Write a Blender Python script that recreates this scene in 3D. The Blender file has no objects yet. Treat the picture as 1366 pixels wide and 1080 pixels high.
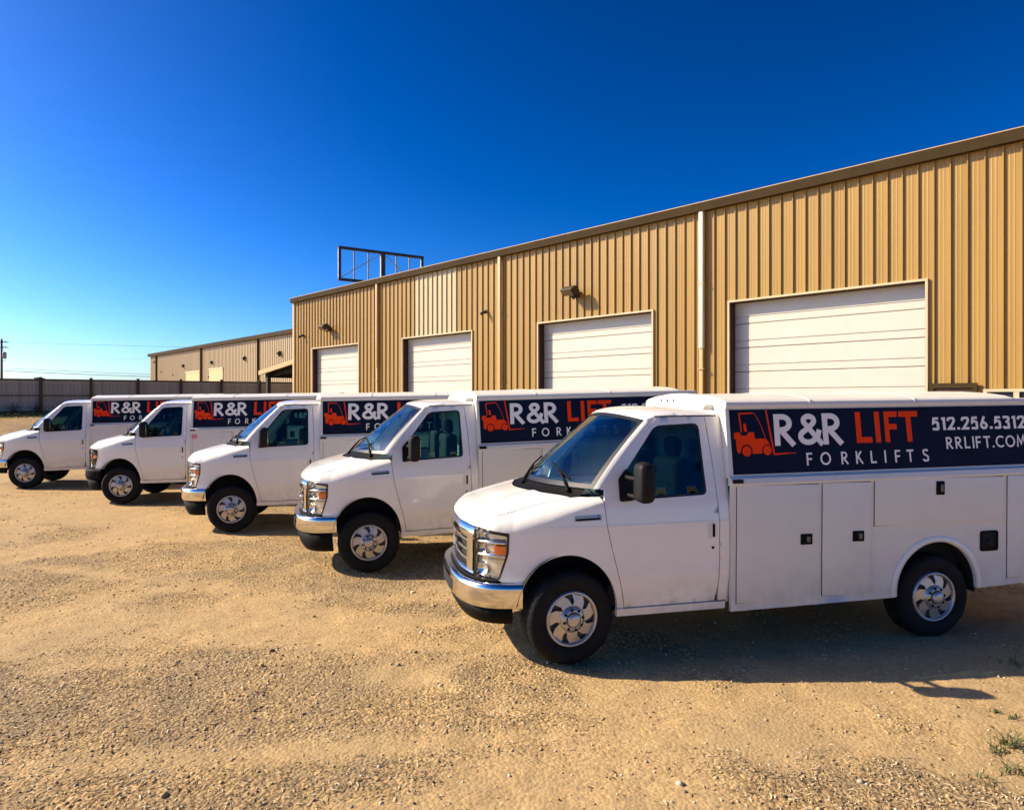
import bpy, bmesh, math, random
import numpy as np
from mathutils import Vector, Matrix
from mathutils.geometry import delaunay_2d_cdt

SC = bpy.context.scene
COL = SC.collection
random.seed(7)
RNG = np.random.default_rng(7)
rad = math.radians

# ------------------------------------------------------------------ camera
CAM_H = 2.2
cd = bpy.data.cameras.new('camera')
cam = bpy.data.objects.new('camera', cd)
COL.objects.link(cam)
cam.location = (0, 0, CAM_H)
cam.rotation_euler = (rad(90), 0, 0)
cd.sensor_width = 36.0
cd.lens = 900 / 1366 * 36
cd.shift_y = -7.5 / 1366
cd.clip_start = 0.05
cd.clip_end = 6000
SC.camera = cam

# ------------------------------------------------------------------ sky and sun
SUN_EL, SUN_AZ = rad(34), rad(-81)          # azimuth from +Y towards +X
w = bpy.data.worlds.new('World')
SC.world = w
w.use_nodes = True
nt = w.node_tree
nt.nodes.clear()
sky = nt.nodes.new('ShaderNodeTexSky')
sky.sky_type = 'NISHITA'
sky.sun_disc = False
sky.sun_elevation = SUN_EL
sky.sun_rotation = SUN_AZ
sky.altitude = 800
sky.air_density = 0.85
sky.dust_density = 2.0
sky.ozone_density = 5.0
pre = nt.nodes.new('ShaderNodeMix'); pre.data_type = 'RGBA'; pre.blend_type = 'MULTIPLY'
pre.inputs['Factor'].default_value = 1.0; pre.inputs['B'].default_value = (0.10, 0.10, 0.10, 1)
gam = nt.nodes.new('ShaderNodeGamma')
gam.inputs['Gamma'].default_value = 1.8
post = nt.nodes.new('ShaderNodeMix'); post.data_type = 'RGBA'; post.blend_type = 'MULTIPLY'
post.inputs['Factor'].default_value = 1.0; post.inputs['B'].default_value = (24, 24, 24, 1)
hs = nt.nodes.new('ShaderNodeHueSaturation')
hs.inputs['Saturation'].default_value = 1.12
hs.inputs['Hue'].default_value = 0.5
hs.inputs['Value'].default_value = 1.0
bg = nt.nodes.new('ShaderNodeBackground')
bg.inputs['Strength'].default_value = 0.070
wo = nt.nodes.new('ShaderNodeOutputWorld')
nt.links.new(sky.outputs[0], pre.inputs['A'])
nt.links.new(pre.outputs['Result'], gam.inputs[0])
nt.links.new(gam.outputs[0], post.inputs['A'])
nt.links.new(post.outputs['Result'], hs.inputs['Color'])
nt.links.new(hs.outputs[0], bg.inputs['Color'])
nt.links.new(bg.outputs[0], wo.inputs[0])

sl = bpy.data.lights.new('sun', 'SUN')
sun = bpy.data.objects.new('sun', sl)
COL.objects.link(sun)
sl.energy = 5.0
sl.angle = rad(0.55)
sl.color = (1.0, 0.83, 0.60)
sdir = Vector((math.sin(SUN_AZ) * math.cos(SUN_EL), math.cos(SUN_AZ) * math.cos(SUN_EL), math.sin(SUN_EL)))
sun.rotation_euler = (-sdir).to_track_quat('-Z', 'Y').to_euler()

vs = SC.view_settings
vs.view_transform = 'Standard'
vs.look = 'None'
vs.gamma = 1.0
vs.exposure = 0.85
vs.use_curve_mapping = False
SC.cycles.max_bounces = 10
SC.cycles.transparent_max_bounces = 16
SC.cycles.use_denoising = True

# ------------------------------------------------------------------ helpers
def tag(o, label=None, cat=None, group=None, kind=None):
    if label: o['label'] = label
    if cat: o['category'] = cat
    if group: o['group'] = group
    if kind: o['kind'] = kind
    return o

def empty(name, loc=(0, 0, 0), rz=0.0):
    o = bpy.data.objects.new(name, None)
    COL.objects.link(o)
    o.location = loc
    o.rotation_euler = (0, 0, rz)
    o.empty_display_size = 0.2
    return o

def mesh_fast(name, V, F):
    """V (n,3) array, F (m,3) or (m,4) int array"""
    V = np.asarray(V, np.float32); F = np.asarray(F, np.int32)
    me = bpy.data.meshes.new(name)
    me.vertices.add(len(V)); me.vertices.foreach_set('co', V.ravel())
    k = F.shape[1]
    me.loops.add(F.size); me.loops.foreach_set('vertex_index', F.ravel())
    me.polygons.add(len(F))
    me.polygons.foreach_set('loop_start', np.arange(0, F.size, k, dtype=np.int32))
    me.polygons.foreach_set('loop_total', np.full(len(F), k, np.int32))
    me.update(calc_edges=True)
    me.validate()
    return me

class MB:
    """collects shapes into one mesh"""
    def __init__(s): s.v = []; s.f = []; s.sm = []
    def add(s, V, F, smooth=False):
        o = len(s.v)
        s.v.extend([tuple(map(float, p)) for p in V])
        s.f.extend([tuple(int(i) + o for i in f) for f in F])
        s.sm.extend([smooth] * len(F))
        return s
    def box(s, a, b):
        (x0, y0, z0), (x1, y1, z1) = a, b
        x0, x1 = min(x0, x1), max(x0, x1); y0, y1 = min(y0, y1), max(y0, y1); z0, z1 = min(z0, z1), max(z0, z1)
        V = [(x0, y0, z0), (x1, y0, z0), (x1, y1, z0), (x0, y1, z0), (x0, y0, z1), (x1, y0, z1), (x1, y1, z1), (x0, y1, z1)]
        return s.add(V, [(0, 3, 2, 1), (4, 5, 6, 7), (0, 1, 5, 4), (1, 2, 6, 5), (2, 3, 7, 6), (3, 0, 4, 7)])
    def rbox(s, a, b, r):
        """box with rounded edges (chamfered twice)"""
        a = np.array(a, float); b = np.array(b, float)
        lo = np.minimum(a, b); hi = np.maximum(a, b)
        r = min(r, *(0.49 * (hi - lo)))
        c = (lo + hi) / 2; h = (hi - lo) / 2 - r
        n = 4
        g = np.linspace(-1, 1, 2 * n)
        V = []; F = []
        for ax in range(3):
            for sg in (-1, 1):
                o = len(V)
                m = [-1, -0.75, -0.4, 0.4, 0.75, 1]
                for i in m:
                    for j in m:
                        p = np.zeros(3); p[ax] = sg; p[(ax + 1) % 3] = i; p[(ax + 2) % 3] = j
                        q = np.clip(p * 3, -1, 1) if False else None
                        core = np.zeros(3); core[ax] = sg * h[ax]
                        def part(t, hh):
                            # flat between -0.4..0.4 then round
                            if abs(t) <= 0.4: return t / 0.4 * hh, 0.0
                            return math.copysign(hh, t), math.copysign((abs(t) - 0.4) / 0.6, t)
                        c1, d1 = part(i, h[(ax + 1) % 3]); c2, d2 = part(j, h[(ax + 2) % 3])
                        core[(ax + 1) % 3] = c1; core[(ax + 2) % 3] = c2
                        d = np.zeros(3); d[ax] = sg; d[(ax + 1) % 3] = math.tan(d1 * math.pi / 4); d[(ax + 2) % 3] = math.tan(d2 * math.pi / 4)
                        d /= np.linalg.norm(d)
                        V.append(c + core + d * r)
                for i in range(5):
                    for j in range(5):
                        k = o + i * 6 + j
                        f = (k, k + 6, k + 7, k + 1)
                        F.append(f if sg > 0 else f[::-1])
        return s.add(V, F, True)
    def tube(s, pts, r, n=8, cap=True, smooth=True):
        pts = [Vector(p) for p in pts]
        rs = r if isinstance(r, (list, tuple)) else [r] * len(pts)
        V = []; F = []
        for i, p in enumerate(pts):
            d = (pts[min(i + 1, len(pts) - 1)] - pts[max(i - 1, 0)]).normalized()
            up = Vector((0, 0, 1)) if abs(d.z) < 0.95 else Vector((1, 0, 0))
            a = d.cross(up).normalized(); b = a.cross(d)
            for k in range(n):
                t = 2 * math.pi * k / n
                V.append(p + (a * math.cos(t) + b * math.sin(t)) * rs[i])
        for i in range(len(pts) - 1):
            for k in range(n):
                F.append((i * n + k, i * n + (k + 1) % n, (i + 1) * n + (k + 1) % n, (i + 1) * n + k))
        s.add(V, F, smooth)
        if cap:
            s.add(V[:n], [tuple(range(n))[::-1]]); s.add(V[-n:], [tuple(range(n))])
        return s
    def bar(s, p, q, wx, wy):
        """square bar from p to q"""
        p = Vector(p); q = Vector(q); d = (q - p).normalized()
        up = Vector((0, 0, 1)) if abs(d.z) < 0.9 else Vector((0, 1, 0))
        a = d.cross(up).normalized() * (wx / 2); b = a.cross(d).normalized() * (wy / 2)
        V = [p - a - b, p + a - b, p + a + b, p - a + b, q - a - b, q + a - b, q + a + b, q - a + b]
        return s.add(V, [(0, 3, 2, 1), (4, 5, 6, 7), (0, 1, 5, 4), (1, 2, 6, 5), (2, 3, 7, 6), (3, 0, 4, 7)])
    def prism(s, poly, m0, m1):
        """poly: list of 2D points, m0/m1 map (u,v)->3D for the two ends"""
        n = len(poly)
        V = [m0(*p) for p in poly] + [m1(*p) for p in poly]
        F = [tuple(range(n))[::-1], tuple(range(n, 2 * n))] + [(i, (i + 1) % n, n + (i + 1) % n, n + i) for i in range(n)]
        return s.add(V, F)
    def lathe(s, prof, axis_map, n=32, smooth=True, a0=0.0, a1=2 * math.pi):
        """prof list of (r, h); axis_map(rcos, rsin, h)->3D"""
        full = abs(a1 - a0 - 2 * math.pi) < 1e-6
        m = n if full else n + 1
        V = []; F = []
        for (r, h) in prof:
            for k in range(m):
                t = a0 + (a1 - a0) * k / n
                V.append(axis_map(r * math.cos(t), r * math.sin(t), h))
        for i in range(len(prof) - 1):
            for k in range(n):
                k2 = (k + 1) % m
                F.append((i * m + k, i * m + k2, (i + 1) * m + k2, (i + 1) * m + k))
        return s.add(V, F, smooth)
    def weld(s, tol):
        V = np.array(s.v); key = {}; mp = np.arange(len(V))
        for i, p in enumerate(V):
            c = tuple(np.floor(p / tol).astype(int)); hit = None
            for dx in (-1, 0, 1):
                for dy in (-1, 0, 1):
                    for dz in (-1, 0, 1):
                        for j in key.get((c[0] + dx, c[1] + dy, c[2] + dz), ()):
                            if np.sum((V[j] - p) ** 2) < tol * tol: hit = j; break
                        if hit is not None: break
                    if hit is not None: break
                if hit is not None: break
            if hit is None: key.setdefault(c, []).append(i)
            else: mp[i] = hit
        F = []; SM = []
        for f, q in zip(s.f, s.sm):
            g = []
            for i in f:
                if not g or mp[i] != g[-1]: g.append(int(mp[i]))
            if len(g) > 1 and g[0] == g[-1]: g.pop()
            if len(g) >= 3: F.append(tuple(g)); SM.append(q)
        s.f = F; s.sm = SM
    def skirt(s, loop, fmap, depth):
        A = fmap(loop[:, 0], loop[:, 1], np.zeros(len(loop))); B = fmap(loop[:, 0], loop[:, 1], np.full(len(loop), depth)); n = len(loop)
        s.add(np.vstack([A, B]), [(i, (i + 1) % n, n + (i + 1) % n, n + i) for i in range(n)], True)
    def mesh(s, name, recalc=False):
        me = bpy.data.meshes.new(name)
        me.from_pydata(s.v, [], s.f)
        if recalc:
            bm = bmesh.new(); bm.from_mesh(me)
            bmesh.ops.delete(bm, geom=[v for v in bm.verts if not v.link_faces], context='VERTS')
            bmesh.ops.recalc_face_normals(bm, faces=bm.faces); bm.to_mesh(me); bm.free(); me.update(); return me
        me.polygons.foreach_set('use_smooth', s.sm)
        me.update()
        return me
    def build(s, name, mat, parent=None, recalc=False):
        return link(name, s.mesh(name, recalc), mat, parent)

def link(name, me, mat, parent=None):
    if mat is not None and not me.materials: me.materials.append(mat)
    o = bpy.data.objects.new(name, me)
    COL.objects.link(o)
    if parent is not None: o.parent = parent
    return o

def catmull(P, n=8, closed=False):
    P = np.asarray(P, float); out = []
    m = len(P)
    rng = range(m) if closed else range(m - 1)
    for i in rng:
        if closed: p0, p1, p2, p3 = P[(i - 1) % m], P[i], P[(i + 1) % m], P[(i + 2) % m]
        else: p0, p1, p2, p3 = P[max(i - 1, 0)], P[i], P[i + 1], P[min(i + 2, m - 1)]
        for k in range(n):
            t = k / n
            out.append(0.5 * ((2 * p1) + (-p0 + p2) * t + (2 * p0 - 5 * p1 + 4 * p2 - p3) * t * t + (-p0 + 3 * p1 - 3 * p2 + p3) * t ** 3))
    if not closed: out.append(P[-1])
    return np.array(out)

def rounded(poly, r, n=5):
    """round the corners of a 2D polygon; r one value or one per corner"""
    P = [np.array(p, float) for p in poly]; out = []
    m = len(P)
    for i in range(m):
        a, b, c = P[i - 1], P[i], P[(i + 1) % m]
        ri = r[i] if isinstance(r, (list, tuple)) else r
        if ri <= 0: out.append(b); continue
        u = (a - b); v = (c - b); lu, lv = np.linalg.norm(u), np.linalg.norm(v)
        q = min(ri, lu * 0.45, lv * 0.45)
        p, s_ = b + u / lu * q, b + v / lv * q
        for k in range(n + 1):
            t = k / n
            out.append((1 - t) ** 2 * p + 2 * t * (1 - t) * b + t * t * s_)
    return np.array(out)

def densify(P, h, closed=True):
    P = np.asarray(P, float); out = []
    m = len(P)
    for i in range(m if closed else m - 1):
        a, b = P[i], P[(i + 1) % m]
        k = max(1, int(math.ceil(np.linalg.norm(b - a) / h)))
        for j in range(k): out.append(a + (b - a) * j / k)
    if not closed: out.append(P[-1])
    return np.array(out)

def inside(P, poly):
    P = np.asarray(P, float); poly = np.asarray(poly, float)
    x, y = P[:, 0], P[:, 1]; c = np.zeros(len(P), bool)
    x1, y1 = poly[:, 0], poly[:, 1]; x2, y2 = np.roll(x1, -1), np.roll(y1, -1)
    for a, b, c2, d in zip(x1, y1, x2, y2):
        if b == d: continue
        k = ((b > y) != (d > y)) & (x < (c2 - a) * (y - b) / (d - b) + a)
        c ^= k
    return c

def dist_poly(P, poly):
    P = np.asarray(P, float); A = np.asarray(poly, float); B = np.roll(A, -1, 0)
    D = np.full(len(P), 1e9)
    for a, b in zip(A, B):
        ab = b - a; L = ab @ ab
        if L < 1e-14: continue
        t = np.clip(((P - a) @ ab) / L, 0, 1)
        D = np.minimum(D, np.linalg.norm(P - (a + t[:, None] * ab), axis=1))
    return D

def cdt(loops, pts=None):
    """loops[0] outline, others holes -> (points, triangles)"""
    V = []; E = []
    for lp in loops:
        o = len(V); n = len(lp)
        V.extend([Vector((float(p[0]), float(p[1]))) for p in lp])
        E.extend([(o + i, o + (i + 1) % n) for i in range(n)])
    if pts is not None: V.extend([Vector((float(p[0]), float(p[1]))) for p in pts])
    r = delaunay_2d_cdt(V, E, [], 0, 1e-6)
    P = np.array([(p.x, p.y) for p in r[0]]); F = np.array([f for f in r[2]])
    C = P[F].mean(1)
    k = inside(C, loops[0])
    for h in loops[1:]: k &= ~inside(C, h)
    return P, F[k]

def surf(mb, loops, fmap, h=0.06, edge=0.0, extra=None, pts=None, margin=0.25):
    """smooth surface over a 2D region; fmap(U,V,depth)->(n,3).  edge: skirt depth"""
    loops = [densify(l, h * 0.7) for l in loops]
    o = np.asarray(loops[0])
    lo, hi = o.min(0), o.max(0)
    g = []
    if pts is None:
        us = np.arange(lo[0], hi[0], h); vs_ = np.arange(lo[1], hi[1], h)
        for j, v in enumerate(vs_):
            for u in us: g.append((u + (h / 2 if j % 2 else 0), v))
    else: g = [tuple(p) for p in pts]
    if extra is not None: g.extend(extra)
    g = np.array(g)
    if len(g):
        g = g[inside(g, loops[0])]
        for l in loops[1:]: g = g[~inside(g, l)]
        for l in loops:
            if len(g): g = g[dist_poly(g, l) > h * margin]
    P, F = cdt(loops, g)
    X = fmap(P[:, 0], P[:, 1], np.zeros(len(P)))
    mb.add(X, F, True)
    if edge > 0:
        for l in loops:
            A = fmap(l[:, 0], l[:, 1], np.zeros(len(l))); B = fmap(l[:, 0], l[:, 1], np.full(len(l), edge))
            n = len(l)
            mb.add(np.vstack([A, B]), [(i, (i + 1) % n, n + (i + 1) % n, n + i) for i in range(n)], True)
    return mb

# ------------------------------------------------------------------ materials
def new_mat(name):
    m = bpy.data.materials.new(name); m.use_nodes = True
    return m, m.node_tree, m.node_tree.nodes['Principled BSDF']

def N(nt, t, **kw):
    n = nt.nodes.new(t)
    for k, v in kw.items(): setattr(n, k, v)
    return n

def mat(name, col, rough=0.5, metal=0.0, var=0.06, scale=6.0, bump=0.0, bscale=40.0, coat=0.0, spec=None, dirt=None, dirt_amt=0.0, splash=0.0):
    m, nt, p = new_mat(name)
    p.inputs['Roughness'].default_value = rough
    p.inputs['Metallic'].default_value = metal
    if coat: p.inputs['Coat Weight'].default_value = coat; p.inputs['Coat Roughness'].default_value = 0.06
    if spec is not None: p.inputs['Specular IOR Level'].default_value = spec
    tc = N(nt, 'ShaderNodeTexCoord')
    nz = N(nt, 'ShaderNodeTexNoise'); nz.inputs['Scale'].default_value = scale; nz.inputs['Detail'].default_value = 6
    nt.links.new(tc.outputs['Object'], nz.inputs['Vector'])
    cr = N(nt, 'ShaderNodeValToRGB')
    c = np.array(col)
    cr.color_ramp.elements[0].position = 0.3; cr.color_ramp.elements[1].position = 0.7
    cr.color_ramp.elements[0].color = (*np.clip(c * (1 - var), 0, 1), 1)
    cr.color_ramp.elements[1].color = (*np.clip(c * (1 + var), 0, 1), 1)
    nt.links.new(nz.outputs['Fac'], cr.inputs['Fac'])
    out = cr.outputs['Color']
    if dirt is not None:
        n2 = N(nt, 'ShaderNodeTexNoise'); n2.inputs['Scale'].default_value = 2.3; n2.inputs['Detail'].default_value = 9; n2.inputs['Roughness'].default_value = 0.7
        nt.links.new(tc.outputs['Object'], n2.inputs['Vector'])
        r2 = N(nt, 'ShaderNodeMapRange'); r2.inputs['From Min'].default_value = 0.45; r2.inputs['From Max'].default_value = 0.75; r2.inputs['To Max'].default_value = dirt_amt
        nt.links.new(n2.outputs['Fac'], r2.inputs['Value'])
        mx = N(nt, 'ShaderNodeMix', data_type='RGBA')
        nt.links.new(r2.outputs[0], mx.inputs['Factor']); nt.links.new(out, mx.inputs['A']); mx.inputs['B'].default_value = (*dirt, 1)
        out = mx.outputs['Result']
    if splash:
        sx = N(nt, 'ShaderNodeSeparateXYZ'); nt.links.new(tc.outputs['Object'], sx.inputs[0])
        zr = N(nt, 'ShaderNodeMapRange', interpolation_type='SMOOTHSTEP'); zr.inputs['From Min'].default_value = 0.95; zr.inputs['From Max'].default_value = 0.36; zr.inputs['To Max'].default_value = 1.0
        nt.links.new(sx.outputs['Z'], zr.inputs['Value'])
        n4 = N(nt, 'ShaderNodeTexNoise'); n4.inputs['Scale'].default_value = 7; n4.inputs['Detail'].default_value = 8; n4.inputs['Roughness'].default_value = 0.7; nt.links.new(tc.outputs['Object'], n4.inputs['Vector'])
        r4 = N(nt, 'ShaderNodeMapRange'); r4.inputs['From Min'].default_value = 0.35; r4.inputs['From Max'].default_value = 0.70; r4.inputs['To Max'].default_value = splash; nt.links.new(n4.outputs['Fac'], r4.inputs['Value'])
        ml = N(nt, 'ShaderNodeMath', operation='MULTIPLY'); nt.links.new(zr.outputs[0], ml.inputs[0]); nt.links.new(r4.outputs[0], ml.inputs[1])
        m5 = N(nt, 'ShaderNodeMix', data_type='RGBA'); nt.links.new(ml.outputs[0], m5.inputs['Factor']); nt.links.new(out, m5.inputs['A']); m5.inputs['B'].default_value = (0.42, 0.30, 0.17, 1)
        out = m5.outputs['Result']
        rg = N(nt, 'ShaderNodeMath', operation='MULTIPLY_ADD'); rg.inputs[1].default_value = 0.5; rg.inputs[2].default_value = rough; nt.links.new(ml.outputs[0], rg.inputs[0]); nt.links.new(rg.outputs[0], p.inputs['Roughness'])
    nt.links.new(out, p.inputs['Base Color'])
    if bump:
        nb = N(nt, 'ShaderNodeTexNoise'); nb.inputs['Scale'].default_value = bscale; nb.inputs['Detail'].default_value = 5
        nt.links.new(tc.outputs['Object'], nb.inputs['Vector'])
        b = N(nt, 'ShaderNodeBump'); b.inputs['Strength'].default_value = bump; b.inputs['Distance'].default_value = 0.01
        nt.links.new(nb.outputs['Fac'], b.inputs['Height']); nt.links.new(b.outputs[0], p.inputs['Normal'])
    return m

def glass(name, tint, refl=0.04, rough=0.0):
    m = bpy.data.materials.new(name); m.use_nodes = True
    nt = m.node_tree; nt.nodes.clear()
    o = N(nt, 'ShaderNodeOutputMaterial'); t = N(nt, 'ShaderNodeBsdfTransparent'); g = N(nt, 'ShaderNodeBsdfGlossy')
    t.inputs['Color'].default_value = (*tint, 1); g.inputs['Roughness'].default_value = rough; g.inputs['Color'].default_value = (0.95, 0.97, 1, 1)
    f = N(nt, 'ShaderNodeLayerWeight'); f.inputs['Blend'].default_value = 0.5
    pw = N(nt, 'ShaderNodeMath', operation='POWER'); pw.inputs[1].default_value = 4.0
    nt.links.new(f.outputs['Facing'], pw.inputs[0])
    mx = N(nt, 'ShaderNodeMixShader')
    a = N(nt, 'ShaderNodeMath', operation='MULTIPLY_ADD'); a.inputs[1].default_value = 0.75; a.inputs[2].default_value = refl
    nt.links.new(pw.outputs[0], a.inputs[0])
    nt.links.new(a.outputs[0], mx.inputs['Fac'])
    nt.links.new(t.outputs[0], mx.inputs[1]); nt.links.new(g.outputs[0], mx.inputs[2]); nt.links.new(mx.outputs[0], o.inputs['Surface'])
    return m

def wall_mat(name, c0, c1, rough=0.45):
    """painted steel sheet with faint vertical streaks and per-sheet difference"""
    m, nt, p = new_mat(name)
    p.inputs['Roughness'].default_value = rough
    p.inputs['Specular IOR Level'].default_value = 0.35
    tc = N(nt, 'ShaderNodeTexCoord'); mp = N(nt, 'ShaderNodeMapping')
    mp.inputs['Scale'].default_value = (14, 14, 0.35)
    nt.links.new(tc.outputs['Object'], mp.inputs['Vector'])
    oi = N(nt, 'ShaderNodeObjectInfo')
    add = N(nt, 'ShaderNodeVectorMath', operation='ADD'); nt.links.new(mp.outputs[0], add.inputs[0])
    sc = N(nt, 'ShaderNodeMath', operation='MULTIPLY'); sc.inputs[1].default_value = 97.0
    nt.links.new(oi.outputs['Random'], sc.inputs[0]); nt.links.new(sc.outputs[0], add.inputs[1])
    nz = N(nt, 'ShaderNodeTexNoise'); nz.inputs['Scale'].default_value = 1.0; nz.inputs['Detail'].default_value = 6
    nt.links.new(add.outputs[0], nz.inputs['Vector'])
    mxf = N(nt, 'ShaderNodeMath', operation='MULTIPLY_ADD'); mxf.inputs[1].default_value = 0.25; 
    nt.links.new(oi.outputs['Random'], mxf.inputs[0]); nt.links.new(nz.outputs['Fac'], mxf.inputs[2])
    cr = N(nt, 'ShaderNodeValToRGB'); cr.color_ramp.elements[0].position = 0.35; cr.color_ramp.elements[1].position = 0.85
    cr.color_ramp.elements[0].color = (*c0, 1); cr.color_ramp.elements[1].color = (*c1, 1)
    nt.links.new(mxf.outputs[0], cr.inputs['Fac']); nt.links.new(cr.outputs[0], p.inputs['Base Color'])
    # slight oil-canning of the sheet
    n3 = N(nt, 'ShaderNodeTexNoise'); n3.inputs['Scale'].default_value = 1.6
    nt.links.new(tc.outputs['Object'], n3.inputs['Vector'])
    b = N(nt, 'ShaderNodeBump'); b.inputs['Strength'].default_value = 0.25; b.inputs['Distance'].default_value = 0.02
    nt.links.new(n3.outputs['Fac'], b.inputs['Height']); nt.links.new(b.outputs[0], p.inputs['Normal'])
    return m

M = {}
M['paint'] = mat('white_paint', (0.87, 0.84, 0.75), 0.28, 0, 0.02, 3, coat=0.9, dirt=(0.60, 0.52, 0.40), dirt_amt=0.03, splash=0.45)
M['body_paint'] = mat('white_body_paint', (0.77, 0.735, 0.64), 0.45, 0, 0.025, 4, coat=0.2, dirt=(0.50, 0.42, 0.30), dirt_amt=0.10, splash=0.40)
M['roof_paint'] = mat('roof_paint', (0.75, 0.725, 0.65), 0.45, 0, 0.05, 5, dirt=(0.55, 0.47, 0.36), dirt_amt=0.25)
M['chrome'] = mat('chrome', (0.80, 0.77, 0.72), 0.13, 1.0, 0.03, 8)
M['dull_chrome'] = mat('dull_chrome', (0.40, 0.38, 0.35), 0.34, 1.0, 0.06, 12)
M['latch_steel'] = mat('latch_steel', (0.16, 0.145, 0.125), 0.5, 0.8, 0.1, 30)
M['silver'] = mat('silver_plastic', (0.50, 0.475, 0.44), 0.36, 0.75, 0.06, 15, bump=0.05, bscale=60)
M['black'] = mat('black_plastic', (0.005, 0.0048, 0.0045), 0.65, 0, 0.3, 20, bump=0.15, bscale=150, spec=0.10)
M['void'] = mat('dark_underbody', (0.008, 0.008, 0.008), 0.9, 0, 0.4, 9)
M['mirror_plastic'] = mat('mirror_plastic', (0.009, 0.008, 0.007), 0.55, 0, 0.2, 20, bump=0.2, bscale=250, spec=0.2)
M['rubber'] = mat('tyre_rubber', (0.006, 0.006, 0.006), 0.75, 0, 0.3, 18, bump=0.3, bscale=70, dirt=(0.06, 0.045, 0.03), dirt_amt=0.15, spec=0.25)
M['trim'] = mat('seal_rubber', (0.01, 0.01, 0.011), 0.42, 0, 0.2, 20)
M['windshield'] = glass('windshield_glass', (0.56, 0.90, 0.88), 0.09)
M['side_glass'] = glass('side_window_glass', (0.24, 0.46, 0.44))
M['side_glass_dark'] = glass('dark_side_window_glass', (0.045, 0.11, 0.115))
M['lens'] = glass('headlight_lens', (0.93, 0.93, 0.90))
M['reflector'] = mat('headlight_reflector', (0.92, 0.86, 0.76), 0.28, 0.7, 0.10, 16, bump=0.4, bscale=22)
M['amber'] = mat('amber_lens', (1.0, 0.20, 0.02), 0.25, 0, 0.08, 30, coat=0.6)
M['navy'] = mat('navy_vinyl', (0.004, 0.010, 0.030), 0.75, 0, 0.12, 5, spec=0.12)
M['print_white'] = mat('white_vinyl', (0.92, 0.89, 0.81), 0.7, 0, 0.02, 10, spec=0.2)
M['print_orange'] = mat('orange_vinyl', (0.92, 0.055, 0.004), 0.7, 0, 0.03, 10, spec=0.12)
M['seat'] = mat('seat_cloth', (0.035, 0.034, 0.03), 0.9, 0, 0.15, 30)
M['dash'] = mat('dashboard_vinyl', (0.05, 0.05, 0.05), 0.7, 0, 0.1, 30)
M['headliner'] = mat('headliner_cloth', (0.35, 0.35, 0.33), 0.9, 0, 0.05, 20)
M['pink'] = mat('pink_decal', (0.75, 0.25, 0.28), 0.5, 0, 0.1, 30)
M['red_lamp'] = mat('red_marker_lens', (0.45, 0.03, 0.02), 0.25, 0, 0.1, 20)
M['wall'] = wall_mat('tan_steel_sheet', (0.305, 0.183, 0.040), (0.385, 0.236, 0.057))
M['wall_pale'] = wall_mat('pale_steel_sheet', (0.46, 0.385, 0.21), (0.54, 0.45, 0.26))
M['wall_far'] = wall_mat('beige_steel_sheet', (0.40, 0.30, 0.155), (0.46, 0.35, 0.19))
M['eave'] = mat('brown_eave_trim', (0.052, 0.034, 0.014), 0.8, 0, 0.12, 2, spec=0.1)
M['trim_cream'] = mat('cream_trim', (0.56, 0.45, 0.27), 0.5, 0, 0.06, 4)
M['pipe_tan'] = mat('tan_downspout', (0.50, 0.33, 0.13), 0.45, 0, 0.06, 4)
M['pipe_white'] = mat('white_downspout', (0.66, 0.61, 0.50), 0.45, 0, 0.05, 4)
M['jamb'] = mat('rust_brown_jamb', (0.045, 0.018, 0.010), 0.8, 0, 0.3, 5)
M['door'] = mat('cream_door_sheet', (0.56, 0.53, 0.445), 0.55, 0, 0.035, 3, dirt=(0.55, 0.46, 0.33), dirt_amt=0.16)
M['lamp_bronze'] = mat('bronze_lamp_housing', (0.028, 0.019, 0.012), 0.6, 0.1, 0.2, 10)
M['lamp_lens'] = mat('dusty_lamp_lens', (0.12, 0.085, 0.055), 0.3, 0, 0.1, 10, coat=0.5)
M['steel_dark'] = mat('weathered_sign_steel', (0.035, 0.032, 0.03), 0.6, 0.3, 0.4, 4)
M['steel_pale'] = mat('galvanised_strut', (0.36, 0.34, 0.31), 0.5, 0.4, 0.2, 4)
M['roofing'] = mat('galvanised_roof', (0.42, 0.39, 0.33), 0.5, 0.3, 0.1, 2)
M['fence_board'] = mat('grey_fence_board', (0.20, 0.18, 0.155), 0.85, 0, 0.22, 5, bump=0.3, bscale=25)
M['fence_post'] = mat('brown_fence_post', (0.07, 0.055, 0.038), 0.85, 0, 0.25, 5, bump=0.3, bscale=25)
M['pole_wood'] = mat('pole_wood', (0.11, 0.06, 0.035), 0.85, 0, 0.2, 3)
M['wire'] = mat('overhead_wire', (0.05, 0.05, 0.055), 0.6, 0, 0.1, 3)
M['tank'] = mat('transformer_grey', (0.30, 0.31, 0.32), 0.5, 0.2, 0.1, 3)
M['canopy'] = mat('canopy_fascia', (0.50, 0.33, 0.14), 0.55, 0, 0.1, 3)
M['door_tan'] = mat('tan_roller_door', (0.60, 0.42, 0.17), 0.55, 0, 0.06, 2)
M['leaf'] = mat('weed_leaf', (0.075, 0.095, 0.025), 0.7, 0, 0.4, 9)
M['drygrass'] = mat('dry_grass', (0.26, 0.19, 0.07), 0.8, 0, 0.4, 0.6)
M['grass'] = mat('strip_grass', (0.10, 0.115, 0.03), 0.8, 0, 0.5, 0.8)

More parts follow.
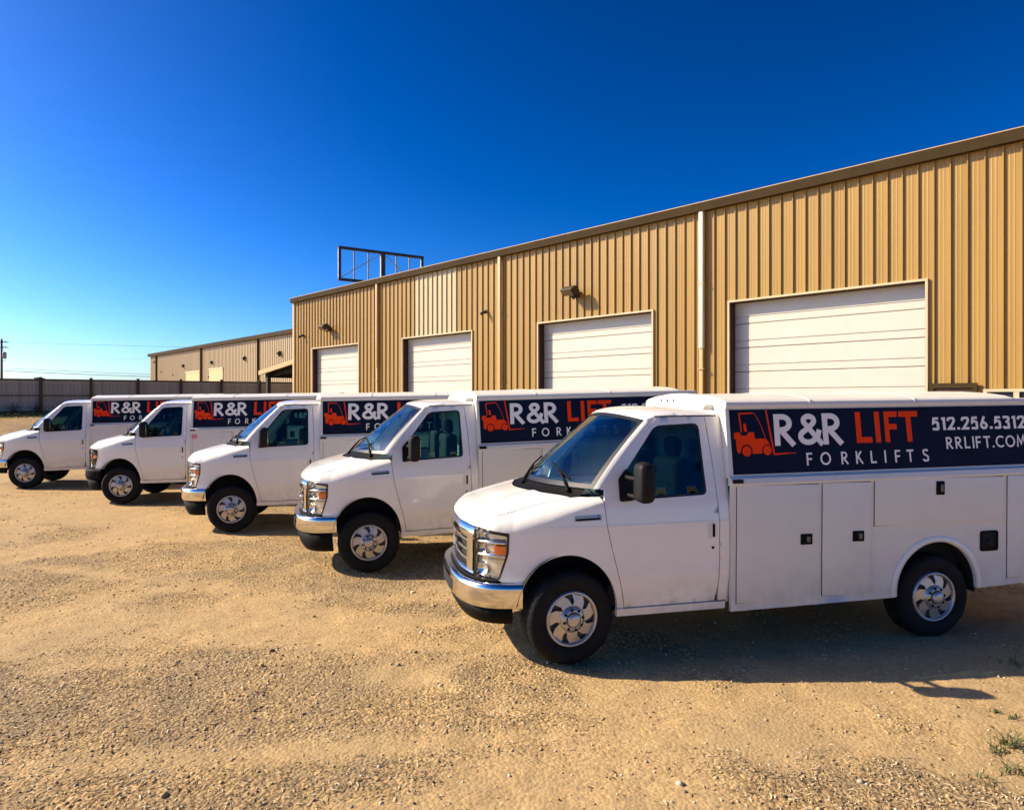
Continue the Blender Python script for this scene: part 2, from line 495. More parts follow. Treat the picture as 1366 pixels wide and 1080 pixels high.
def stone_mat(name, cols, rough=0.85):
    m, nt, p = new_mat(name)
    p.inputs['Roughness'].default_value = rough
    g = N(nt, 'ShaderNodeNewGeometry'); cr = N(nt, 'ShaderNodeValToRGB')
    el = cr.color_ramp.elements
    while len(el) < len(cols): el.new(0.5)
    for i, c in enumerate(cols):
        el[i].position = i / (len(cols) - 1); el[i].color = (*c, 1)
    nt.links.new(g.outputs['Random Per Island'], cr.inputs['Fac']); nt.links.new(cr.outputs[0], p.inputs['Base Color'])
    return m
M['stone'] = stone_mat('gravel_stone', [(0.09, 0.06, 0.035), (0.33, 0.22, 0.10), (0.44, 0.30, 0.13), (0.50, 0.36, 0.18), (0.62, 0.52, 0.36), (0.14, 0.10, 0.06)])
M['straw'] = stone_mat('straw_litter', [(0.05, 0.032, 0.016), (0.30, 0.20, 0.08), (0.46, 0.32, 0.15), (0.62, 0.50, 0.31), (0.10, 0.065, 0.03)])

def ground_mat():
    m, nt, p = new_mat('sandy_gravel')
    p.inputs['Roughness'].default_value = 0.92
    p.inputs['Specular IOR Level'].default_value = 0.15
    tc = N(nt, 'ShaderNodeTexCoord')
    def noise(s, d=8, r=0.6, dist=0.0):
        n = N(nt, 'ShaderNodeTexNoise'); n.inputs['Scale'].default_value = s; n.inputs['Detail'].default_value = d
        n.inputs['Roughness'].default_value = r; n.inputs['Distortion'].default_value = dist
        nt.links.new(tc.outputs['Object'], n.inputs['Vector']); return n
    big = noise(0.30, 6, 0.62, 0.4); mid = noise(2.6, 8, 0.7); fine = noise(24, 6, 0.75)
    cr = N(nt, 'ShaderNodeValToRGB')
    e = cr.color_ramp.elements
    e[0].position = 0.33; e[0].color = (0.300, 0.220, 0.125, 1)
    e[1].position = 0.70; e[1].color = (0.475, 0.315, 0.135, 1)
    k = e.new(0.5); k.color = (0.390, 0.265, 0.122, 1)
    nt.links.new(big.outputs['Fac'], cr.inputs['Fac'])
    def overlay(a, src, lo, hi, amt):
        r = N(nt, 'ShaderNodeMapRange'); r.inputs['From Min'].default_value = lo; r.inputs['From Max'].default_value = hi
        r.inputs['To Min'].default_value = 1 - amt; r.inputs['To Max'].default_value = 1 + amt
        nt.links.new(src, r.inputs['Value'])
        mu = N(nt, 'ShaderNodeMix', data_type='RGBA', blend_type='MULTIPLY'); mu.inputs['Factor'].default_value = 1
        nt.links.new(a, mu.inputs['A']); nt.links.new(r.outputs[0], mu.inputs['B']); return mu.outputs['Result']
    c = overlay(cr.outputs[0], mid.outputs['Fac'], 0.3, 0.7, 0.24)
    c = overlay(c, fine.outputs['Fac'], 0.3, 0.7, 0.42)
    grit = noise(85, 4, 0.7); c = overlay(c, grit.outputs['Fac'], 0.32, 0.68, 0.26)
    # small pebble cells with differing tint
    vo = N(nt, 'ShaderNodeTexVoronoi'); vo.inputs['Scale'].default_value = 42
    nt.links.new(tc.outputs['Object'], vo.inputs['Vector'])
    sp = N(nt, 'ShaderNodeSeparateColor'); nt.links.new(vo.outputs['Color'], sp.inputs[0])
    c = overlay(c, sp.outputs[0], 0.0, 1.0, 0.30)
    at = N(nt, 'ShaderNodeAttribute'); at.attribute_name = 'wear'
    dr = noise(0.75, 8, 0.68, 0.8)
    rr = N(nt, 'ShaderNodeMapRange'); rr.inputs['From Min'].default_value = 0.47; rr.inputs['From Max'].default_value = 0.62; rr.inputs['To Max'].default_value = 0.55
    nt.links.new(dr.outputs['Fac'], rr.inputs['Value'])
    m1 = N(nt, 'ShaderNodeMix', data_type='RGBA'); nt.links.new(rr.outputs[0], m1.inputs['Factor']); nt.links.new(c, m1.inputs['A'])
    m1.inputs['B'].default_value = (0.245, 0.185, 0.110, 1); c = m1.outputs['Result']       # greyer crushed stone showing through
    wf = N(nt, 'ShaderNodeMath', operation='MULTIPLY'); wf.inputs[1].default_value = 0.62; nt.links.new(at.outputs['Fac'], wf.inputs[0])
    m2 = N(nt, 'ShaderNodeMix', data_type='RGBA'); nt.links.new(wf.outputs[0], m2.inputs['Factor']); nt.links.new(c, m2.inputs['A'])
    m2.inputs['B'].default_value = (0.465, 0.322, 0.152, 1); c = m2.outputs['Result']        # packed pale fines in the wheel tracks
    nt.links.new(c, p.inputs['Base Color'])
    h1 = N(nt, 'ShaderNodeMath', operation='MULTIPLY'); h1.inputs[1].default_value = -0.8
    nt.links.new(vo.outputs['Distance'], h1.inputs[0])
    h2 = N(nt, 'ShaderNodeMath', operation='ADD'); nt.links.new(h1.outputs[0], h2.inputs[0]); nt.links.new(fine.outputs['Fac'], h2.inputs[1])
    h3 = N(nt, 'ShaderNodeMath', operation='ADD'); nt.links.new(h2.outputs[0], h3.inputs[0]); nt.links.new(mid.outputs['Fac'], h3.inputs[1])
    b = N(nt, 'ShaderNodeBump'); b.inputs['Distance'].default_value = 0.026
    bs = N(nt, 'ShaderNodeMath', operation='MULTIPLY_ADD'); bs.inputs[1].default_value = -0.50; bs.inputs[2].default_value = 0.72
    nt.links.new(at.outputs['Fac'], bs.inputs[0]); nt.links.new(bs.outputs[0], b.inputs['Strength'])
    nt.links.new(h3.outputs[0], b.inputs['Height']); nt.links.new(b.outputs[0], p.inputs['Normal'])
    return m
M['ground'] = ground_mat()

# ------------------------------------------------------------------ ground
FA = np.array((-25.8, 34.0)); FB = np.array((-15.3, 40.5))          # two points of the fence line
FD = (FB - FA) / np.linalg.norm(FB - FA); FN = np.array((FD[1], -FD[0]))

def vnoise(x, y, seed=0):
    xi = np.floor(x).astype(int); yi = np.floor(y).astype(int); xf = x - xi; yf = y - yi
    def hsh(a, b):
        n = (a * 374761393 + b * 668265263 + seed * 1442695041) & 0x7fffffff
        n = ((n ^ (n >> 13)) * 1274126177) & 0x7fffffff
        return ((n ^ (n >> 16)) & 0xffff) / 65535.0
    u = xf * xf * (3 - 2 * xf); v = yf * yf * (3 - 2 * yf)
    return (hsh(xi, yi) * (1 - u) + hsh(xi + 1, yi) * u) * (1 - v) + (hsh(xi, yi + 1) * (1 - u) + hsh(xi + 1, yi + 1) * u) * v

TRACKS = [((-14.0, 9.4), (-4.0, 6.6), (9.0, 5.0)), ((-14.0, 11.2), (-4.5, 8.3), (9.0, 6.9 - 1.6 + .4)), ((-9.0, 3.2), (0.0, 4.3), (9.0, 4.1))]
def track_wear(x, y):
    """how worn the surface is by wheels, 0..1"""
    x = np.asarray(x, float); y = np.asarray(y, float); wv = np.zeros(np.broadcast(x, y).shape)
    for a, b, c in TRACKS:
        q = np.polyfit([a[0], b[0], c[0]], [a[1], b[1], c[1]], 2)
        d = y - np.polyval(q, x) + 0.25 * (vnoise(x * .5, y * .0 + 3, 5) - .5)
        f = np.exp(-(d / 0.16) ** 2) * np.clip((14.5 - np.abs(x)) / 4, 0, 1) * (0.35 + 0.65 * vnoise(x * .9, y * .9, 8))
        wv = np.maximum(wv, f)
    f = 0.55 * vnoise(x * .42 + 3, y * .62, 21) + 0.30 * vnoise(x * 1.1, y * 1.5, 22) + 0.15 * vnoise(x * 3.1, y * 3.7, 23)
    t = np.clip((f - 0.47) / 0.16, 0, 1)
    return np.maximum(wv, 0.85 * t * t * (3 - 2 * t))

def ground_z(x, y):
    x = np.asarray(x, float); y = np.asarray(y, float)
    d = (x - FA[0]) * FN[0] + (y - FA[1]) * FN[1]          # metres in front of the fence
    t = np.clip((12.5 - d) / 12.0, 0, 1)
    z = 1.42 * (t * t * (3 - 2 * t))
    near = np.exp(-((x * 0.06) ** 2 + ((y - 6) * 0.07) ** 2))
    z += near * (0.018 * (vnoise(x * 1.3, y * 1.3, 1) - 0.5) + 0.016 * (vnoise(x * 5, y * 5, 2) - 0.5) + 0.010 * (vnoise(x * 14, y * 14, 3) - 0.5))
    z -= 0.012 * track_wear(x, y) * (y < 14)
    return z

def axis(lo, hi, c0, c1, fine):
    a = list(np.arange(c0, c1 + 1e-6, fine)); s = fine
    while a[-1] < hi: s *= 1.16; a.append(a[-1] + s)
    b = [c0]; s = fine
    while b[-1] > lo: s *= 1.16; b.append(b[-1] - s)
    return np.array(b[:0:-1] + a)
gx = axis(-2500, 2500, -7.5, 6.5, 0.05); gy = axis(-400, 4000, 2.6, 11.0, 0.05)
GX, GY = np.meshgrid(gx, gy)
GV = np.c_[GX.ravel(), GY.ravel(), ground_z(GX, GY).ravel()]
nx, ny = len(gx), len(gy)
I = (np.arange(ny - 1)[:, None] * nx + np.arange(nx - 1)).ravel()
me = mesh_fast('ground', GV, np.c_[I, I + 1, I + nx + 1, I + nx])
me.polygons.foreach_set('use_smooth', np.ones(len(me.polygons), bool))
at = me.attributes.new('wear', 'FLOAT', 'POINT'); at.data.foreach_set('value', track_wear(GV[:, 0], GV[:, 1]).astype(np.float32))
tag(link('ground', me, M['ground']), kind='structure')

# ------------------------------------------------------------------ the warehouse
WA = np.array((8.73, 11.5)); WD = np.array((-0.6948, 0.7192)); WN = np.array((-0.7192, -0.6948))
EAVE = 6.715
def wall_w(px):
    q = (px - 683) / 900
    return 26.93 * (0.759 - q) / (1.627 + 1.684 * q)
def wall_z(px, py):
    return 2.2 + (532.5 - py) * (11.5 + 0.7192 * wall_w(px)) / 900
W_END = wall_w(392.0)
W_BEG = -4.2
ware = empty('warehouse', (WA[0], WA[1], 0), math.atan2(WD[1], WD[0]))
tag(ware, 'long tan ribbed metal warehouse with four cream roll-up doors behind the trucks', 'warehouse')
DOORS = []
for a, b in ((974, 1235), (719, 870.6), (538, 630), (417.5, 479)):
    DOORS.append((wall_w(b), wall_w(a)))
DOOR_TOP = 4.40
RIB = 0.262
def strip_profile(w0, w1):
    pts = [(0, 0.0), (0.022, 0.0), (0.026, 0.038), (0.042, 0.038), (0.046, 0.0), (0.122, 0.0), (0.130, 0.003), (0.142, 0.003), (0.150, 0.0), (0.186, 0.0), (0.194, 0.003), (0.206, 0.003), (0.214, 0.0), (RIB, 0.0)]
    xs = [p[0] for p in pts]; ys = [p[1] for p in pts]
    mid = [x for x in xs if w0 < x < w1]
    X = [w0] + mid + [w1]
    return [(x, float(np.interp(x, xs, ys))) for x in X]
def strip_mesh(w0, w1, z0, z1):
    pr = strip_profile(w0, w1); n = len(pr); mb = MB()
    V = [(x, y, z0) for x, y in pr] + [(x, y, z1) for x, y in pr]
    mb.add(V, [(i + 1, i, n + i, n + i + 1) for i in range(n - 1)])
    return mb.mesh('wall_panel')
strip_cache = {}
PATCH = (wall_w(612), wall_w(555))
k = 0
ws = W_BEG
while ws < W_END - 0.02:
    we = min(ws + RIB, W_END - 0.10)
    segs = []                       # (w0,w1,z0,z1) local to the strip
    cov = None
    for (d0, d1) in DOORS:
        if we > d0 and ws < d1: cov = (d0, d1)
    if cov is None: segs.append((0, we - ws, 0.02, EAVE))
    else:
        a, b = max(cov[0], ws), min(cov[1], we)
        segs.append((a - ws, b - ws, DOOR_TOP, EAVE))
        if a > ws: segs.append((0, a - ws, 0.02, EAVE))
        if b < we: segs.append((b - ws, we - ws, 0.02, EAVE))
    for sg in segs:
        if sg[1] - sg[0] < 0.004: continue
        key = tuple(round(v, 4) for v in sg)
        pale = PATCH[0] < ws + 0.13 < PATCH[1]
        key = key + (pale,)
        if key not in strip_cache:
            strip_cache[key] = strip_mesh(*sg)
            strip_cache[key].materials.append(M['wall_pale'] if pale else M['wall'])
        o = link('wall_panel', strip_cache[key], None, ware)
        o.location = (ws, random.uniform(-0.002, 0.002), 0)
    ws += RIB
# body behind the sheets
mb = MB()
BD = 26.0
mb.box((W_BEG, -BD, 0.0), (W_END - 0.12, -BD + 0.2, EAVE))
mb.box((W_END - 0.30, -BD, 0.0), (W_END - 0.12, -0.06, EAVE))
mb.box((W_BEG, -BD, 0.0), (W_BEG + 0.2, -0.06, EAVE))
mb.build('rear_and_end_wall', M['wall_far'], ware)
mb = MB()
RZ = EAVE + 0.02
mb.prism([(0.02, RZ), (-BD / 2, RZ + 1.0), (-BD - 0.2, RZ), (-BD - 0.2, RZ + 0.06), (-BD / 2, RZ + 1.06), (0.02, RZ + 0.06)], lambda u, v: (W_BEG - 0.2, u, v), lambda u, v: (W_END - 0.02, u, v))
mb.build('roof', M['roofing'], ware)
# eave gutter
g = MB()
g.prism([(0.045, EAVE - 0.125), (0.15, EAVE - 0.120), (0.17, EAVE + 0.05), (0.155, EAVE + 0.07), (0.045, EAVE + 0.07)], lambda u, v: (W_BEG - 0.2, u, v), lambda u, v: (W_END + 0.06, u, v))
go = g.build('gutter', M['eave'], ware)
g = MB(); g.box((W_BEG - 0.2, 0.10, EAVE + 0.072), (W_END + 0.07, 0.175, EAVE + 0.088)); g.build('sunlit_gutter_lip', M['pipe_tan'], go)  # pale strip, sunlight on the gutter's top edge put into its colour
# corner trim
g = MB(); g.prism([(0, -0.06), (0, 0.055), (-0.16, 0.055), (-0.16, 0.0), (-0.10, -0.06)], lambda u, v: (W_END + 0.03 + u, v, 0.02), lambda u, v: (W_END + 0.03 + u, v, EAVE - 0.125))
g.build('corner_trim', M['pipe_tan'], ware)
# downspouts
for px, white_to in ((938.5, 465), (669.5, None), (505.5, 490)):
    wc = wall_w(px); zb = wall_z(px, white_to) if white_to else 0.1
    g = MB()
    g.rbox((wc - 0.055, 0.045, zb), (wc + 0.055, 0.135, EAVE - 0.12), 0.012)
    o = g.build('downspout', M['pipe_white'] if px > 900 else M['pipe_tan'], ware)
    if white_to:
        g = MB(); g.rbox((wc - 0.045, 0.042, 0.1), (wc + 0.045, 0.115, zb - 0.003), 0.012); g.build('lower_pipe', M['pipe_tan'], o)
    for zz in (2.9, 4.9):
        g = MB(); g.box((wc - 0.075, 0.038, zz), (wc + 0.075, 0.140, zz + 0.025)); g.build('pipe_strap', M['pipe_tan'], o)
# overhead doors
def overhead_door(d0, d1, first):
    wd = d1 - d0
    dep = 0.21
    root = empty('roll_up_door'); root.parent = ware
    jm = MB(); jm.box((d1 - 0.012, -dep - 0.1, 0.02), (d1 + 0.03, 0.0, DOOR_TOP)); jm.build('jamb', M['jamb'], root)
    jm = MB(); jm.box((d0 - 0.03, -dep - 0.1, 0.02), (d0 + 0.012, 0.0, DOOR_TOP)); jm.build('jamb', M['jamb'], root)
    jm = MB(); jm.box((d0 - 0.03, -dep - 0.1, DOOR_TOP - 0.012), (d1 + 0.03, 0.0, DOOR_TOP + 0.03)); jm.build('head', M['jamb'], root)
    t = 0.042
    tr = MB(); tr.box((d0 - t, 0.002, DOOR_TOP + 0.001), (d1 + t, 0.052, DOOR_TOP + t)); tr.build('head_trim', M['trim_cream'], root)
    for s_, a in ((-1, d0), (1, d1)):
        tr = MB(); tr.box((a + (0 if s_ > 0 else -t), 0.002, 0.02), (a + (t if s_ > 0 else 0), 0.050, DOOR_TOP)); tr.build('side_trim', M['trim_cream'], root)
    hsec = 0.545; z = DOOR_TOP + 0.06
    # each section: a sheet with two pressed grooves
    prof = [(0.004, -0.020), (0.016, 0.0), (0.145, 0.0), (0.152, -0.018), (0.166, -0.018), (0.174, 0.0), (hsec - 0.016, 0.0), (hsec - 0.004, -0.020)]
    n = len(prof)
    V = [(d0 + 0.013, -dep + y, q) for q, y in prof] + [(d1 - 0.013, -dep + y, q) for q, y in prof]
    sm = MB(); sm.add(V, [(i, i + 1, n + i + 1, n + i) for i in range(n - 1)])
    bk = MB(); bk.box((d0 + 0.013, -dep - 0.08, 0.02), (d1 - 0.013, -dep - 0.03, DOOR_TOP)); bk.build('backing', M['jamb'], root)
    me = sm.mesh('door_section'); me.materials.append(M['door'])
    while z > 0.3:
        z -= hsec
        o = link('door_section', me, None, root); o.location = (0, random.uniform(-0.003, 0.003), max(z, 0.0))
for i, (a, b) in enumerate(DOORS): overhead_door(a, b, i == 0)
# walk-door frame top and window beside it, behind the nearest truck
a, b = wall_w(1305), wall_w(1241)
zt = wall_z(1270, 511)
r = empty('walk_door'); r.parent = ware
g = MB(); g.box((a, 0.040, zt - 0.09), (b, 0.085, zt)); g.box((a, 0.040, 0.05), (a + 0.07, 0.084, zt - 0.09)); g.box((b - 0.07, 0.040, 0.05), (b, 0.084, zt - 0.09)); g.build('door_frame', M['eave'], r)
g = MB(); g.box((a + 0.07, 0.039, 0.05), (b - 0.07, 0.060, zt - 0.09)); g.build('door_leaf', M['jamb'], r)
a, b = wall_w(1460), wall_w(1313)
zt = wall_z(1350, 518.5)
r = empty('window'); r.parent = ware
g = MB(); g.box((a, 0.040, zt - 0.05), (b, 0.095, zt)); g.box((a, 0.040, 1.1), (b, 0.10, 1.16)); g.box((a, 0.040, 1.16), (a + 0.05, 0.094, zt - 0.05)); g.box((b - 0.05, 0.040, 1.16), (b, 0.094, zt - 0.05)); g.build('window_frame', M['trim_cream'], r)
c = wall_w(1357)
g = MB(); g.box((c - 0.04, 0.0405, 1.16), (c + 0.04, 0.09, zt - 0.05)); g.build('mullion', M['trim_cream'], r)
for p, q in ((a + 0.05, c - 0.04), (c + 0.04, b - 0.05)):
    g = MB(); g.box((p, 0.039, 1.16), (q, 0.052, zt - 0.05)); g.build('pane', M['trim'], r)

def wall_light(px, py, label, big=True, group=None):
    wc = wall_w(px); z = wall_z(px, py)
    p = WA + WD * wc
    root = empty('wall_light', (p[0], p[1], z), math.atan2(WD[1], WD[0]))
    if big:
        g = MB(); g.rbox((-0.10, 0.036, -0.16), (0.10, 0.10, 0.06), 0.02); g.build('mounting_box', M['lamp_bronze'], root)
        g = MB(); g.tube([(0, 0.09, -0.13), (0, 0.16, -0.20), (0, 0.24, -0.14), (0, 0.26, -0.02)], 0.022); g.build('arm', M['lamp_bronze'], root)
        g = MB()
        pr = [(0.14, 0.0), (0.20, 0.11), (0.32, 0.14), (0.47, 0.05), (0.49, 0.02), (0.36, -0.12), (0.18, -0.08)]
        g.prism(pr, lambda u, v: (-0.20, u, v), lambda u, v: (0.20, u, v)); g.build('housing', M['lamp_bronze'], root)
        g = MB(); g.prism([(0.492, 0.018), (0.370, -0.118), (0.360, -0.13), (0.502, 0.012)], lambda u, v: (-0.17, u, v), lambda u, v: (0.17, u, v)); g.build('lens', M['lamp_lens'], root)
    else:
        g = MB(); g.rbox((-0.05, 0.036, -0.06), (0.05, 0.09, 0.06), 0.015); g.build('mounting_box', M['lamp_bronze'], root)
        g = MB(); g.tube([(0, 0.08, 0), (0, 0.16, -0.03), (0.0, 0.24, -0.09)], [0.03, 0.045, 0.055]); g.build('head', M['lamp_bronze'], root)
    tag(root, label, 'wall light', group)
wall_light(770, 390, 'bronze flood light on wall above the second roll-up door from the near end')
wall_light(441, 437, 'bronze flood light on wall above the farthest small roll-up door')
wall_light(649.5, 416, 'small dark camera-like fixture on wall beside the downspout between two doors', False)
wall_light(405.5, 447.5, 'small dark fixture near the far corner of the tan warehouse', False)

# lean-to canopy on the end wall
CP = WA + WD * (W_END + 0.04)
can = empty('lean_to_canopy', (CP[0], CP[1], 0), math.atan2(WD[1], WD[0]))
tag(can, 'open lean-to canopy with tan sloping edge on the far end of tan warehouse', 'canopy')
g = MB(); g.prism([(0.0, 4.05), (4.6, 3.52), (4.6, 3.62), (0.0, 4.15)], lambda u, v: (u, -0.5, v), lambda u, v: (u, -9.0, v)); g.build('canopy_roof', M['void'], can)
g = MB(); g.prism([(0.0, 3.98), (4.7, 3.44), (4.7, 3.66), (0.0, 4.19)], lambda u, v: (u, -0.40, v), lambda u, v: (u, -0.497, v)); g.build('fascia', M['canopy'], can)
for yy in (-0.65, -4.5, -8.6):
    g = MB(); g.box((4.0, yy - 0.09, 0.0), (4.18, yy + 0.09, 3.52)); g.build('post', M['steel_dark'], can)
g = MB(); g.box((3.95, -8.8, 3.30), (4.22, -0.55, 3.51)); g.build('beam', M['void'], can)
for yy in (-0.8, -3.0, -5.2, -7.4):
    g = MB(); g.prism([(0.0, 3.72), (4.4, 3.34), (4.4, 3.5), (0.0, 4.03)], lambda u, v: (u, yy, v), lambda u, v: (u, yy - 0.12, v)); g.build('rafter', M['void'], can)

# ------------------------------------------------------------------ far warehouse
def far_pt(px, Y): return np.array(((px - 683) / 900 * Y, Y))
P0, P1 = far_pt(405, 44.0), far_pt(200.5, 70.0)
FLEN = np.linalg.norm(P1 - P0); fdir = (P1 - P0) / FLEN
fw = empty('far_warehouse', (P0[0], P0[1], 0), math.atan2(fdir[1], fdir[0]))
tag(fw, 'pale beige metal warehouse beyond the fence and canopy', 'warehouse')
def far_w(px):
    q = (px - 683) / 900
    return (P0[0] - q * P0[1]) / (q * fdir[1] - fdir[0])
def far_z(px, py): return 2.2 + (532.5 - py) * (P0[1] + fdir[1] * far_w(px)) / 900
FE = far_z(300, 457.0)
mb = MB(); pr = []
x = -8.0
while x < FLEN - 0.3:
    pr += [(x, 0), (x + 0.03, 0.035), (x + 0.07, 0.035), (x + 0.10, 0)]; x += 0.305
pr.append((FLEN, 0)); n = len(pr)
mb.add([(a, b, 0) for a, b in pr] + [(a, b, FE) for a, b in pr], [(i + 1, i, n + i, n + i + 1) for i in range(n - 1)])
mb.box((FLEN - 0.02, -20, 0), (FLEN, -0.01, FE)); mb.build('wall', M['wall_far'], fw)
mb = MB(); mb.prism([(0.05, FE), (-10, FE + 0.9), (-20, FE), (-20, FE + 0.1), (-10, FE + 1.0), (0.05, FE + 0.1)], lambda u, v: (-8, u, v), lambda u, v: (FLEN + 0.1, u, v)); mb.build('roof', M['roofing'], fw)
mb = MB(); mb.box((-8, 0.04, FE - 0.16), (FLEN + 0.12, 0.24, FE + 0.12)); mb.build('gutter', M['eave'], fw)
for px in (209.5, 269.5, 345.5):
    wc = far_w(px); mb = MB(); mb.box((wc - 0.06, 0.04, 0), (wc + 0.06, 0.16, FE - 0.16)); mb.build('downspout', M['eave'], fw)
for a, b, t in ((249, 267, 496.5), (280, 298, 492.5)):
    wa, wb = far_w(b), far_w(a); zt = far_z((a + b) / 2, t)
    mb = MB(); mb.box((wa, 0.037, 0), (wb, 0.06, zt)); d = mb.build('loading_door', M['door_tan'], fw)
    mb = MB(); mb.box((wa - 0.1, 0.036, zt + 0.001), (wb + 0.1, 0.09, zt + 0.12)); mb.build('door_trim', M['trim_cream'], d)
for i, (px, py, sc_) in enumerate(((206.5, 482.5, .7), (245.5, 487.5, 1), (283.5, 483, 1), (327.5, 477.5, 1.1), (374.5, 471, 1.2), (215.5, 495.5, .5), (231, 500, .5), (279, 502.5, .5))):
    wc = far_w(px); z = far_z(px, py); p = P0 + fdir * wc
    root = empty('wall_light', (p[0], p[1], z), math.atan2(fdir[1], fdir[0]))
    h = 0.11 * sc_
    mb = MB(); mb.prism([(0.037, -h), (0.037, h), (h * 1.1, h * 1.2), (h * 2.4, -h * 0.1), (h * 1.2, -h * 0.7)], lambda u, v: (-h, u, v), lambda u, v: (h, u, v)); mb.build('housing', M['lamp_bronze'], root)
    mb = MB(); mb.tube([(0, 0.037, -h * 1.4), (0, h * 0.9, -h * 1.5), (0, h * 1.3, -h * 0.6)], 0.04 * sc_); mb.build('arm', M['lamp_bronze'], root)
    lab = ['dark wall lamp at the far end corner of the beige warehouse', 'dark wall lamp between the two farthest downspouts of beige warehouse', 'dark wall lamp above the tan loading door of beige warehouse',
           'dark wall lamp on beige warehouse between tan door and canopy', 'dark wall lamp on beige warehouse just above the canopy roof', 'small dark fixture low on beige wall near its far corner', 'tiny dark fixture low on beige wall left of the first tan door', 'tiny dark box on the edge of tan loading door'][i]
    tag(root, lab, 'wall light')

# ------------------------------------------------------------------ empty sign frame behind the roof
S0 = far_pt(453, 38.6); S1 = far_pt(563, 41.4)
sdv = (S1 - S0); SL = np.linalg.norm(sdv); sdv /= SL
sg = empty('sign_frame', (S0[0], S0[1], 0), math.atan2(sdv[1], sdv[0]))
tag(sg, 'empty rectangular steel sign frame on a post rising behind the warehouse roof', 'sign frame')
ZT = 2.2 + (532.5 - 330) * 38.6 / 900; ZB = ZT - 1.82
for nm, a, b in (('top_bar', (0, ZT), (SL, ZT)), ('bottom_bar', (0, ZB), (SL, ZB))):
    g = MB(); g.box((a[0] - 0.08, -0.09, a[1] - 0.075), (b[0] + 0.08, 0.09, a[1] + 0.075)); g.build(nm, M['steel_dark'], sg)
for xx in (0, SL):
    g = MB(); g.box((xx - 0.07, -0.07, ZB + 0.076), (xx + 0.07, 0.07, ZT - 0.076)); o = g.build('end_bar', M['steel_dark'], sg)
    g = MB(); g.box((xx - 0.085, -0.06, ZB + 0.08), (xx - 0.071, 0.06, ZT - 0.08)); g.build('bar_edge', M['steel_pale'], o)
for u in (0.17, 0.335, 0.675, 0.84):
    g = MB(); g.box((u * SL - 0.04, 0.02, ZB + 0.076), (u * SL + 0.04, 0.06, ZT - 0.076)); g.build('upright', M['steel_pale'], sg)
xm = 0.505 * SL
g = MB(); g.box((xm - 0.12, -0.12, 0), (xm + 0.12, 0.12, ZT - 0.078)); o = g.build('post', M['steel_dark'], sg)
g = MB(); g.box((xm - 0.135, -0.08, ZB), (xm - 0.121, 0.08, ZT - 0.1)); g.build('post_edge', M['steel_pale'], o)
g = MB(); g.bar((0.08, 0.0, ZB + 0.12), (xm - 0.13, 0.0, ZT - 0.12), 0.05, 0.05); g.build('brace', M['steel_pale'], sg)
g = MB(); g.bar((xm + 0.13, 0.0, ZT - 0.12), (0.93 * SL, 0.0, ZB + 0.1), 0.05, 0.05); g.build('brace', M['steel_pale'], sg)

# ------------------------------------------------------------------ fence
fence = empty('board_fence', (FA[0], FA[1], 1.42), math.atan2(FD[1], FD[0]))
tag(fence, 'weathered grey board fence with brown posts across the back of the yard', 'fence')
# local: x along the fence, y away from the camera
def fence_x(px):
    q = (px - 683) / 900
    return (FA[0] - q * FA[1]) / (q * FD[1] - FD[0])
FX0, FX1 = -9.0, fence_x(392) + 2.5
FH = 1.80
def fh(x): return FH + (0.02 * math.sin(x * 0.7))
bm_cache = []
for v in range(4):
    g = MB(); wv = 0.179
    g.add([(0, 0, 0), (wv, 0, 0), (wv, 0.02, 0), (0, 0.02, 0), (0, 0, FH - 0.05), (wv, 0, FH - 0.05), (wv, 0.02, FH - 0.05), (0, 0.02, FH - 0.05)], [(0, 1, 5, 4), (1, 2, 6, 5), (2, 3, 7, 6), (3, 0, 4, 7), (4, 5, 6, 7)])
    me = g.mesh('board')
    k = [0.86, 1.0, 1.06, 0.94][v]
    me.materials.append(mat('grey_fence_board_%d' % v, tuple(np.array((0.38, 0.35, 0.285)) * k), 0.85, 0, 0.2, 5, bump=0.3, bscale=25)); bm_cache.append(me)
x = FX0
while x < FX1:
    o = link('board', random.choice(bm_cache), None, fence); o.location = (x, 0.0 + random.uniform(0, 0.006), 0.05 + random.uniform(-0.012, 0.012)); x += 0.18
posts = [fence_x(p) for p in (54.5, 121.5, 184, 241, 295, 346)]
sp = posts[1] - posts[0]
allp = [posts[0] - sp * 3, posts[0] - sp * 2, posts[0] - sp] + posts + [posts[-1] + (posts[-1] - posts[-2])]
gp = MB(); gp.box((-0.07, -0.17, -0.5), (0.07, -0.045, FH + 0.12)); pm = gp.mesh('post'); pm.materials.append(M['fence_post'])
for p in allp:
    if p < FX1: o = link('post', pm, None, fence); o.location = (p, 0, random.uniform(-0.02, 0.03))
for i in range(len(allp) - 1):
    a, b = allp[i] + 0.075, min(allp[i + 1] - 0.075, FX1)
    for zz, h in ((0.12, 0.06), (0.95, 0.05)):
        g = MB(); g.box((a, -0.045, zz), (b, -0.003, zz + h)); g.build('rail', M['fence_post'], fence)
    g = MB(); g.box((a - 0.075, -0.044, FH - 0.05), (b + 0.073, -0.003, FH)); g.box((a - 0.073, -0.04, FH + 0.001), (b + 0.073, 0.05, FH + 0.035)); g.build('top_rail', M['fence_post'], fence)

